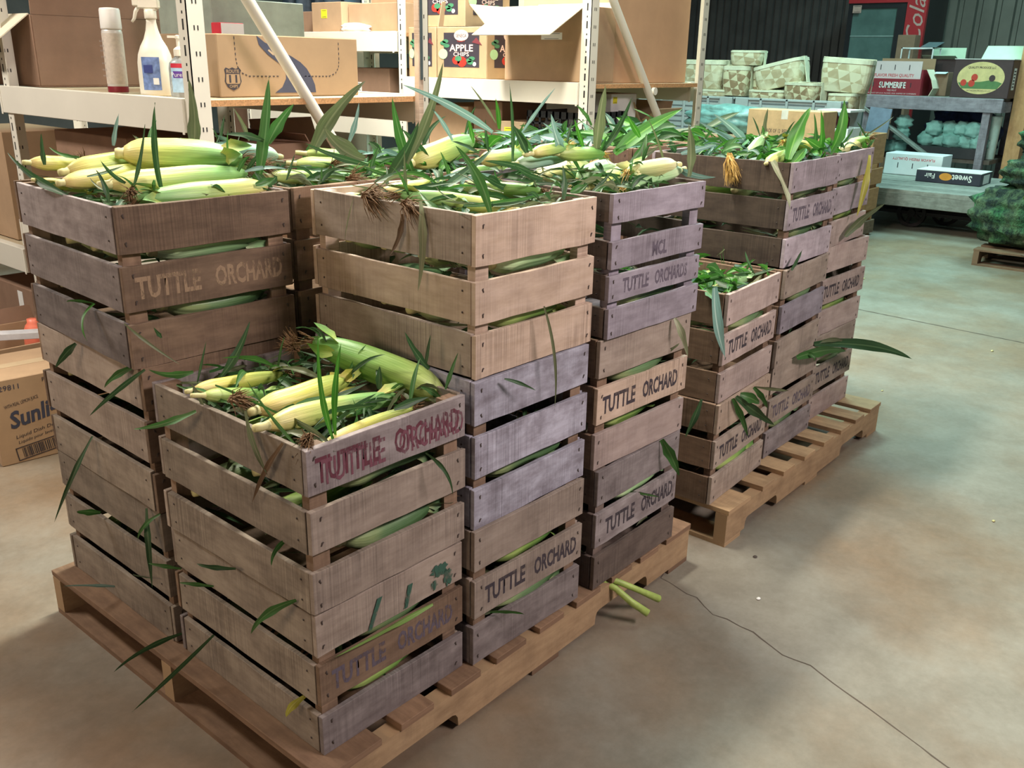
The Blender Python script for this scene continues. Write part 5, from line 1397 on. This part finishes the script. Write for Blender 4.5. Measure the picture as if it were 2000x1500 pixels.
bulk_bin('grey plastic bulk bin behind the tall white post', 6.78, 2.80, .46, .95, 1.085)
def basket_mat(name, c1, c2, rot=PI/4, sc=22):
    mt, n, l = nt(name)
    if mt is None: return MATS[name]
    b = n['Principled BSDF']; setp(b, c1, .8)
    tc = n.new('ShaderNodeTexCoord'); mp = n.new('ShaderNodeMapping'); mp.inputs['Rotation'].default_value = (PI/4, PI/4, PI/4); mp.inputs['Scale'].default_value = (sc, sc*.9, sc*1.1)
    l.new(tc.outputs['Object'], mp.inputs[0])
    ck = n.new('ShaderNodeTexChecker'); ck.inputs['Scale'].default_value = 1.0
    ck.inputs['Color1'].default_value = (*c1, 1); ck.inputs['Color2'].default_value = (*c2, 1)
    l.new(mp.outputs[0], ck.inputs[0])
    f = tone_noise(n, l, tc.outputs['Object'], 5, detail=3)
    c = mix(n, l, ramp(n, l, f, .44, .62), ck.outputs[0], tuple(x*1.05 for x in c1))
    l.new(c, b.inputs['Base Color'])
    return mt
BK = basket_mat('splint_weave', (.52, .49, .36), (.36, .29, .18), sc=15)
BK2 = basket_mat('splint_weave_tan', (.52, .48, .33), (.24, .16, .09), sc=17)
bi = 0
def basket(label, x, y, z, sx, sy, sz, rz=0, rx=0, ry=0, mat=BK):
    """splint basket: rounded, bulging body, a rim band and a splint strap over it"""
    t = thing('splint_basket', label, 'basket', (x, y, z), 0, 'woven splint baskets piled on the bulk bins')
    t.rotation_euler = (rx, ry, rz)
    n = 28; mb = MB()
    for (k, zz) in ((.80, 0), (.88, .02), (.96, .30), (1.0, .62), (.99, .93), (.93, 1.0), (.5, 1.02)):
        for i in range(n):
            a = 2*PI*i/n; c_, s_ = math.cos(a), math.sin(a); e = .38
            mb.v.append(Vector((math.copysign(abs(c_)**e, c_)*sx/2*k, math.copysign(abs(s_)**e, s_)*sy/2*k, zz*sz)))
    for j in range(6):
        for i in range(n): i2 = (i+1) % n; mb.face((j*n+i, j*n+i2, (j+1)*n+i2, (j+1)*n+i), [(0, 0)]*4)
    mb.face(tuple(range(n-1, -1, -1)), [(0, 0)]*n); mb.face(tuple(6*n+i for i in range(n)), [(0, 0)]*n)
    mb.build('body', mat, t, smooth=False)
    mb = MB()
    for zz, k in ((.86, 1.015), (.99, 1.01)):
        for i in range(n):
            a = 2*PI*i/n; c_, s_ = math.cos(a), math.sin(a); e = .38
            mb.v.append(Vector((math.copysign(abs(c_)**e, c_)*sx/2*k, math.copysign(abs(s_)**e, s_)*sy/2*k, zz*sz)))
    for i in range(n): i2 = (i+1) % n; mb.face((i, i2, n+i2, n+i), [(0, 0)]*4)
    mb.build('rim_band', plain('splint_rim', (.54, .53, .41), .7), t)
    mb = MB(); mb.box(-.035, .035, -sy/2*1.02, sy/2*1.02, sz*1.0, sz*1.025); mb.box(-.035, .035, -sy/2*1.03, -sy/2, 0, sz*1.02); mb.build('strap', MATS['splint_rim'], t)
    return t
basket('splint basket on its side at the left end behind the white post', 7.0, 3.19, 1.14, .32, .44, .24)
basket('flat splint basket perched highest on the left of the pile', 7.0, 2.80, 1.345, .26, .28, .12, .2)
basket('splint basket standing on end under the highest flat one', 6.97, 2.85, 1.09, .26, .24, .25, 0, mat=BK2)
basket('long splint basket leaning right in the middle of the pile', 7.05, 2.47, 1.17, .30, .42, .21, .05, -.24)
basket('small checkered splint basket at the front of the pile', 6.93, 2.20, 1.06, .28, .34, .16, -.35, 0, 0, BK2)
basket('large pale splint basket at the right top of the pile', 7.05, 1.94, 1.15, .36, .40, .26, .30, .05)
basket('low splint basket under the long leaning one', 7.0, 2.55, 1.03, .30, .34, .12, 0, 0, 0, BK2)
basket('low splint basket at the far left beneath the side-lying one', 6.98, 3.05, 1.02, .3, .26, .12)
basket('dark splint basket in the gap between the upright and the leaning one', 7.08, 2.66, 1.10, .26, .14, .24, 0, 0, 0, BK2)
basket('pale splint basket under the large one at the right end', 7.03, 1.90, 1.0, .32, .24, .145)
basket('pale splint basket far behind at the left of the pile', 7.12, 3.40, 1.09, .2, .3, .26)
# cartons and a teal sack in front of the bins
for k, nm in enumerate(('bottom', 'middle')):
    carton(nm+' plain carton hidden in the stack below the taped carton', 5.5, 1.45, .40*k, .5, .58, .40, 0, CARD, group='cartons stacked before the bulk bins')
t = carton('taped tan carton on top of the stack before the bulk bins', 5.5, 1.46, .80, .24, .55, .255, 0, plain('cardboard_orange', (.60, .38, .20), .75), tape=plain('tape_clear', (.75, .70, .62), .15))
text('PACK OF 12  RED-AND', INK, t, on_left(-.0008, .30, .115), .22, .025, 0)
carton('closed pale carton under the teal bag', 6.0, 2.15, 0, .5, .85, .83, 0, CARDL)
TEAL = plain('bag_teal', (.15, .29, .28), .35, var=.35, scale=16, bump=.6)
sack('plastic_bag', 'crumpled teal plastic bag before the left bulk bin', 'bag', (6.2, 2.52, .935), .18, .34, .115, TEAL, 11, .13, freq=4)
t = thing('bottle_tray', 'white tray of dark bottles between the taped carton and the table', 'tray', (6.40, 1.62, 0))
mb = MB(); mb.box(0, .3, 0, .26, 0, .90); mb.box(0, .3, 0, .26, 1.02, 1.035); mb.build('body', WHT, t)
for k in range(3):
    mb = MB(); mb.lathe([(.028, .90), (.034, .915), (.034, .975), (.02, .995), (.012, 1.018)], 12, 0, Matrix.Translation((.05, .05+.08*k, 0))); mb.build('bottle', plain('glass_dark_red', (.05, .01, .015), .2), t, smooth=True)

# pine bin, wagon, table
t = thing('pine_bin', 'orange pine slatted bin behind the far end of the crate stacks', 'bin', (6.95, 1.62, 0))
for (z0, z1, mk) in ((.02, .13, 'brown'), (.22, .40, 'pine'), (.43, .56, 'pine'), (.60, .84, 'pine')):
    mb = MB(); o_ = .03 if z0 == .43 else 0
    mb.box(0, .27+o_, -.02, 0, z0, z1); mb.box(-.02, 0, -.02, .2, z0, z1); mb.box(.0, .27, .18, .2, z0, z1); mb.box(.25, .27, 0, .18, z0, z1); mb.build('slat_band', WD[mk], t, bevel=.003)
for (a, b_) in ((.001, .001), (.204, .001), (.001, .134), (.204, .134)):
    mb = MB(); mb.box(a, a+.045, b_, b_+.045, 0, .83); mb.build('corner_post', WD['pine'], t)
t = thing('farm_wagon', 'old flat wooden wagon with iron wheels on the concrete', 'wagon', (7.5, .60, 0))
DK = WD['old']
for i in range(10):
    mb = MB(); mb.box(.0+.165*i, .158+.165*i, 0, 1.62, .325, .36, 0, random.Random(i).uniform(.3, .8), seg=4, jit=.002); mb.build('deck_board', DK, t)
mb = MB(); mb.box(.0, .04, 0, 1.62, .22, .325, 0, .5); mb.build('side_rail', DK, t, bevel=.004)
mb = MB(); mb.box(.04, 1.6, 0, .04, .22, .325, 0, .5); mb.build('side_rail', DK, t, bevel=.004)
IRON = plain('cast_iron', (.035, .025, .028), .5, .5)
for (wx, wy) in ((.38, .90), (.70, .70)):
    w_ = MB(); ring = []
    M = Matrix.Translation((wx, wy, .125)) @ Matrix.Rotation(PI/2, 4, 'Y')
    w_.lathe([(.095, -.025), (.125, -.025), (.125, .025), (.095, .025), (.095, -.025)], 28, 0, M, cap=False)
    w_.lathe([(.0, -.03), (.034, -.03), (.034, .03), (.0, .03)], 14, 0, M, cap=False)
    for k in range(5):
        a = 2*PI*k/5; w_.bar((wx, wy+.03*math.cos(a), .125+.03*math.sin(a)), (wx, wy+.1*math.cos(a), .125+.1*math.sin(a)), .018, .03)
    w_.build('wheel', IRON, t)
mb = MB(); mb.bar((.38, .4, .125), (.38, 1.3, .125), .03, .03); mb.bar((.54, .45, .16), (.54, 1.2, .16), .1, .12); mb.build('axle', IRON, t)
t = thing('work_table', 'old grey timber table with a diagonal brace carrying printed produce boxes', 'table', (9.3, 1.27, 0))
mb = MB()
for i in range(7): mb.box(.14*i, .14*i+.134, 0, 1.38, 1.055, 1.085, 0, random.Random(i+3).uniform(.3, .8), seg=3, jit=.002)
mb.build('table_top', WD['old'], t)
mb = MB(); mb.box(-.03, 0, -.02, 1.40, .955, 1.082, 0, .7); mb.build('apron', WD['lav'], t, bevel=.003)
mb = MB(); mb.box(0, .96, -.02, .01, .955, 1.055, 0, .6); mb.build('apron', WD['lav'], t)
for (a, b_) in ((.0, .08), (.0, 1.24), (.88, .08), (.88, 1.24)):
    mb = MB(); mb.box(a, a+.09, b_, b_+.07, 0, 1.055, 0, .6); mb.build('leg', WD['lav'], t)
mb = MB(); mb.bar((-.02, 1.30, .96), (-.02, .10, .20), .02, .13, 0, .5, upv=(1, 0, 0)); mb.build('brace', WD['old'], t)
mb = MB(); mb.box(.05, .9, .02, 1.3, .46, .50, 0, .3); mb.build('lower_shelf', WD['dark'], t)
mb = MB(); mb.box(9.62, 9.78, 1.10, 1.24, 0, 4.9, 0, .6); o = mb.build('timber_column', [WD['pine']]); tag(o, 'orange pine column rising beside the table', 'column')
mb = MB(); mb.bar((9.13, 2.42, .0), (9.16, 2.35, .96), .22, .02, upv=(1, 0, 0)); o = mb.build('plastic_sheet', plain('panel_blue', (.26, .32, .44), .5)); tag(o, 'blue-grey plastic panel propped at the left table leg', 'sheet')
CLOTH = plain('cloth_teal', (.30, .52, .48), .7, var=.25, scale=10, bump=.5)
r = random.Random(21)
mb = MB(); mb.box(9.34, 9.9, 1.38, 2.10, .501, .60); o = mb.build('shallow_tray', plain('tray_black', (.03, .025, .03), .6)); tag(o, 'dark tray under the table holding the teal bundles', 'tray')
k = 0
for row, zz in enumerate((.66, .775)):
    row_y = [1.44+.13*i for i in range(5)] if row == 0 else [1.50+.13*i for i in range(4)]
    for yi, yy in enumerate(row_y):
        sack('cloth_bundle', 'pale teal cloth bundle, %s from the right in the %s row in the tray' % (['first', 'second', 'third', 'fourth', 'fifth'][yi], ('lower', 'upper')[row]), 'cloth', (9.45+r.uniform(0, .1), yy, zz), .09, .078, .075, CLOTH, 30+k, .16, 'teal cloth bundles under the table', r.random()*3, n=18, m=12); k += 1
for i, (yy, zz) in enumerate(((2.18, .57), (2.30, .57), (2.42, .57), (2.20, .70), (2.20, .82))):
    sack('cloth_bundle', 'teal cloth bundle left of the tray, '+['right one at the bottom', 'middle one at the bottom', 'left one at the bottom', 'second highest', 'topmost one'][i], 'cloth', (9.45, yy, zz), .08, .075, .07, CLOTH, 50+i, .18, 'teal cloth bundles left of the tray', i, n=18, m=12)
sack('cloth_bundle', 'dark navy cloth bundle behind the teal ones under the table', 'cloth', (9.95, 1.75, .72), .16, .36, .22, plain('cloth_navy', (.03, .04, .13), .7, var=.4, bump=.5), 71, .14)
t = thing('bucket', 'pale plastic bucket by the right leg under the table', 'bucket', (9.50, 1.36-.02, .501))
mb = MB(); mb.lathe([(.045, 0), (.05, .01), (.06, .40), (.063, .41), (.06, .42)], 18, 0); mb.build('body', plain('bucket_pale', (.55, .70, .66), .5), t, smooth=True)
# printed produce boxes
SPK = plain('box_pinkish_white', (.74, .62, .64), .6, var=.02)
SRD = plain('box_red', (.28, .02, .035), .5, var=.05)
t = thing('produce_box', 'open red fruit box with a pink slotted flap, left on the table', 'box', (9.36, 2.06, 1.0855), 0, 'printed produce boxes')
mb = MB(); mb.box(0, .4, 0, .57, 0, .012); mb.box(0, .01, 0, .57, .012, .16); mb.box(.01, .4, 0, .01, .012, .25); mb.box(.01, .4, .56, .57, .012, .25); mb.box(.39, .4, .01, .56, .012, .25); mb.build('body', SRD, t)
mb = MB(); mb.box(.012, .020, .02, .55, .10, .33); mb.build('divider', SPK, t)
mb = MB(); mb.box(.39, .40, .01, .56, .25, .36); mb.build('back_flap', CARD, t)
text('SUMMERIPE', WHT, t, on_left(-.0008, .285, .098), .27, .062, 0, bold=.03)
text('TREE FRUIT', SPK, t, on_left(-.0008, .285, .045), .10, .016, 0)
text('PRODUCT OF U.S.A. PACKED AND SHIPPED BY SUMMERIPE', SPK, t, on_left(-.0008, .285, .016), .50, .012, 0)
text('FLAVOR FRESH QUALITY', RED, t, on_left(.0112, .285, .190), .40, .036, 0, bold=.01)
for yy in (.14, .285, .43): sticker(t, on_left(.0112, yy, .27), .008, .05, INK, 'slit')
for yy in (.10, .18, .40, .48): sticker(t, on_left(-.0008, yy, .10), .008, .045, INK, 'slit')
t = carton('white fruit box with upside-down red lettering on the wagon', 8.72, 1.55, .3605, .3, .54, .20, 0, plain('box_white', (.80, .80, .84), .5, var=.02), group='printed produce boxes', name='produce_box')
text('FLAVOR FRESH QUALITY', RED, t, on_left(-.0008, .27, .155) @ Matrix.Rotation(PI, 4, 'Z'), .40, .030, 0, bold=.01)
for yy in (.13, .27, .41): sticker(t, on_left(-.0008, yy, .09), .008, .05, INK, 'slit')
NVY = plain('box_black', (.03, .03, .05), .5)
t = carton('flat black fruit box with upside-down white lettering, lying on the wagon', 8.28, 1.08, .3605, .36, .56, .105, .0, NVY, group='printed produce boxes', name='produce_box')
mb = MB(); mb.box(.0, .36, .0, .56, .105, .110); mb.build('white_bottom', WHT, t)
text('Sweet', WHT, t, on_left(-.0008, .16, .055) @ Matrix.Rotation(PI, 4, 'Z'), .17, .06, 0, bold=.02)
text('Fair', WHT, t, on_left(-.0008, .44, .060) @ Matrix.Rotation(PI, 4, 'Z'), .09, .045, 0, bold=.01)
shape(t, ellipse(.055, .033), on_left(-.0008, .30, .06), plain('ink_orange', (.75, .30, .04), .6), 'print_fruit')
sticker(t, on_front(.18, -.0008, .05), .20, .08, WHT, 'end_panel')
t = thing('produce_box', 'dark brown produce box with an oval orchard picture, right on the table', 'box', (9.36, 1.24, 1.0855), 0, 'printed produce boxes')
BRN = plain('box_dark_brown', (.055, .03, .035), .5)
MINT = plain('flap_mint', (.52, .66, .50), .6, var=.04)
mb = MB(); mb.box(0, .42, 0, .53, 0, .355); mb.build('body', BRN, t, bevel=.004)
mb = MB(); mb.box(-.004, .42, -.004, .534, .355, .362); mb.build('rim', WHT, t)
mb = MB(); mb.bar((.40, .02, .362), (.46, .02, .50), .42, .006, upv=(1, 0, 0)); mb.v = [Vector((v.x, v.y+.21*0, v.z)) for v in mb.v]
mb = MB(); mb.v = [Vector(p) for p in ((.40, -.0, .362), (.40, .40, .362), (.46, .37, .49), (.46, .01, .49), (.405, 0, .362), (.405, .40, .362), (.465, .37, .49), (.465, .01, .49))]
for f in ((0, 1, 2, 3), (7, 6, 5, 4), (0, 4, 5, 1), (1, 5, 6, 2), (2, 6, 7, 3), (3, 7, 4, 0)): mb.face(f, [(0, 0)]*4)
mb.build('lid_flap', MINT, t)
OV = on_left(-.0008, .27, .185)
shape(t, ellipse(.215, .150, 40), OV, plain('print_cream', (.74, .60, .28), .6), 'print_oval')
G2 = plain('print_green', (.10, .22, .08), .6); T2 = plain('print_tomato', (.60, .05, .03), .5)
OV2 = OV @ Matrix.Translation((0, 0, .0007))
shape(t, [(-.20, -.045), (-.16, -.10), (.16, -.10), (.20, -.045), (.16, -.03), (.08, -.02), (.0, -.035), (-.1, -.04)][::1], OV2, G2, 'print_field')
for (cx, cy, rr) in ((-.075, -.05, .03), (-.055, .005, .03), (-.15, -.045, .028), (.105, .0, .028)): shape(t, ellipse(rr, rr*1.1, 20, cx, cy), OV2 @ Matrix.Translation((0, 0, .0006)), T2 if cx < .1 else BRN, 'print_fruit')
text('QUALITY PRODUCE LLC', BRN, t, OV2 @ Matrix.Translation((0, .095, .0006)), .25, .024, 0, bold=.02)
text('MICHIGAN PRODUCE CO', BRN, t, OV2 @ Matrix.Translation((0, -.118, .0006)), .22, .014, 0)
sticker(t, on_front(.12, -.0008, .18), .10, .20, WHT, 'barcode_label', 6)
t = thing('display_bin', 'clear-sided display bin with white edges on the table behind the red fruit box', 'bin', (9.85, 2.14, 1.0855))
WE = plain('edge_white', (.78, .80, .82), .4); mb = MB()
for (a, b_) in ((0, 0), (0, .32), (.25, 0), (.25, .32)): mb.box(a, a+.012, b_, b_+.012, 0, .46)
mb.box(0, .262, 0, .012, .46, .472); mb.box(0, .262, .32, .332, .46, .472); mb.box(0, .012, 0, .332, .46, .472); mb.box(.25, .262, 0, .332, .46, .472)
mb.build('frame', WE, t)
mb = MB(); mb.bar((.0, .06, .475), (.26, .06, .53), .16, .004); mb.build('lid', plain('lid_smoked', (.12, .16, .18), .2), t)
mb = MB(); mb.box(.002, .006, .012, .32, .012, .46); mb.build('pane', plain('clear_pane', (.9, .9, .9), .05, **{'Transmission Weight': 1.0}), t)
mb = MB(); mb.box(.04, .24, .03, .30, 0, .33); mb.build('contents', plain('maroon_goods', (.10, .05, .06), .6), t)
t = carton('brown-sided produce box with mint green flaps behind the bent kraft sheet', 10.0, 1.92, 1.0855-.0, .25, .36, .36, 0, BRN, True, [('x-', .10, 20), ('x+', .12, 80)], inner=MINT)
t = carton('small kraft box with a bluish rim between the printed boxes', 9.60, 1.88, 1.0855, .22, .13, .23, 0, CARDD, True, [('x-', .06, -15)], inner=plain('flap_paleblue', (.6, .75, .78), .6))
mb = MB(); mb.v = [Vector(p) for p in ((9.45, 2.055, 1.086), (9.48, 1.97, 1.086), (9.42, 2.03, 1.42), (9.46, 1.90, 1.26))]
mb = MB(); P = [(2.04, 1.34), (1.98, 1.24), (1.955, 1.16), (1.985, 1.087)]
for (yy, zz) in P: mb.v += [Vector((9.40, yy, zz)), Vector((9.62, yy, zz)), Vector((9.40, yy-.006, zz)), Vector((9.62, yy-.006, zz))]
for i in range(3):
    a = 4*i; mb.face((a, a+4, a+5, a+1), [(0, 0)]*4); mb.face((a+2, a+3, a+7, a+6), [(0, 0)]*4); mb.face((a, a+2, a+6, a+4), [(0, 0)]*4)
o = mb.build('cardboard_sheet', CARDIN); tag(o, 'bent pale kraft sheet standing right of the red fruit box', 'cardboard')

# drinks cooler
t = thing('drinks_cooler', 'tall glass-door drinks cooler with a red lettered side against the back wall', 'cooler', (11.7, 2.86, 0))
CR_ = plain('cooler_red', (.50, .03, .04), .4, var=.05); CB = plain('cooler_black', (.02, .02, .025), .4)
mb = MB(); mb.box(.06, .8, 0, .98, .0, 2.25); mb.build('cabinet', CB, t)
mb = MB(); mb.box(0, .06, 0, .24, 0, 2.25); mb.build('side_column', CR_, t)
mb = MB(); mb.box(.0, .06, .24, .98, 2.12, 2.25); mb.build('header', CR_, t)
mb = MB(); mb.box(.02, .06, .24, .36, .1, 2.12); mb.box(.02, .06, .92, .98, .1, 2.12); mb.box(.02, .06, .36, .92, 2.06, 2.12); mb.box(.02, .06, .36, .92, .1, .16); mb.build('door_frame', CB, t)
mb = MB(); mb.box(.04, .055, .36, .92, .16, 2.06); mb.build('door_glass', plain('cooler_glass', (.12, .19, .18), .12, var=.2, scale=4), t)
for zz in (.55, .95, 1.35, 1.72): 
    mb = MB(); mb.box(.034, .04, .36, .92, zz, zz+.018); mb.build('shelf', plain('cooler_shelf', (.25, .34, .33), .5), t)
text('Coca-Cola', plain('script_pale', (.62, .42, .38), .5), t, on_left(-.001, .12, 1.55) @ Matrix.Rotation(PI/2, 4, 'Z'), 1.25, .19, 0, shear=.35)
sticker(t, on_left(-.001, .86, 2.05), .11, .09, plain('sticker_pink', (.6, .4, .35), .5), 'sticker', 2)
t = carton('small brown carton on a stand before the drinks cooler', 11.0, 2.72, 0, .2, .2, 1.72, 0, CARDD)

# green mesh sacks of corn on a pallet
pallet('small timber pallet under the green mesh sacks', 6.45, 7.45, -.52, .60, 'palletdark', [(0, .12, 0), (.2, .1, 0), (.4, .1, 0), (.6, .1, 0), (.8, .12, 0)])
mt, n, l = nt('mesh_sack'); b = n['Principled BSDF']; setp(b, None, .8)
tc = n.new('ShaderNodeTexCoord')
f = tone_noise(n, l, tc.outputs['Object'], 9, (1, 1.6, 1), 5, .7)
c = ramp(n, l, f, .40, .66, (.006, .032, .026), (.11, .30, .15))
v = n.new('ShaderNodeTexVoronoi'); v.inputs['Scale'].default_value = 5.5; l.new(tc.outputs['Object'], v.inputs['Vector'])
c = mix(n, l, .75, c, ramp(n, l, v.outputs['Distance'], .1, .55, (.30, 1.0, .62), (1.0, .45, .45)), 'MULTIPLY')
l.new(c, b.inputs['Base Color'])
bp = n.new('ShaderNodeBump'); bp.inputs['Strength'].default_value = 1; bp.inputs['Distance'].default_value = .05
l.new(f, bp.inputs['Height']); l.new(bp.outputs[0], b.inputs['Normal'])
NET = MATS['mesh_sack']
def mesh_sack(label, c, rx, ry, rz_, seed, rot=0, strings=0):
    o = sack('mesh_sack', label, 'sack', c, rx, ry, rz_, NET, seed, .085, 'green mesh sacks of corn', rot, n=44, m=28, freq=5.2, flat=.74)
    r = random.Random(seed+1); mb = MB()
    for _ in range(9):
        a = r.uniform(2.4, 4.2); zz = r.uniform(-.5, .7)*rz_; q = (1-(zz/rz_)**2)**.4
        A = Vector((rx*.92*q*math.cos(a), ry*.92*q*math.sin(a), zz))
        blade(mb, A, A+Vector((-.03, r.uniform(-.09, .09), r.uniform(-.05, .05))), (0, 0, 0), .03, None, 4, 0, r=r)
    mb.build('corn_husk', LF['pg'], o, smooth=True)
    if strings:
        mb = MB()
        for _ in range(strings):
            p = Vector((-rx*.9, r.uniform(-.1, .1), -rz_*.6)); pts = [p]
            for k in range(6): p = p+Vector((r.uniform(-.05, .03), r.uniform(-.08, .04), -.03 if k < 3 else 0)); pts.append(Vector((p.x, p.y, max(p.z, -c[2]+.01))))
            mb.tube(pts, .0025, 4)
        mb.build('drawstring', plain('string_brown', (.16, .12, .10), .8), o)
    return o
mesh_sack('large green mesh sack of corn lying lowest on the pallet', (6.80, .28, .345), .33, .46, .225, 3, 0, 5)
mesh_sack('green mesh sack of corn bulging in the middle of the pile', (6.90, .14, .64), .31, .44, .15, 8, .15)
mesh_sack('green mesh sack of corn crowning the pile', (6.95, .10, .87), .29, .42, .15, 15, -.1)
mesh_sack('green mesh sack of corn slumped at the right foot of the pile', (6.66, -.22, .21), .20, .30, .19, 22)
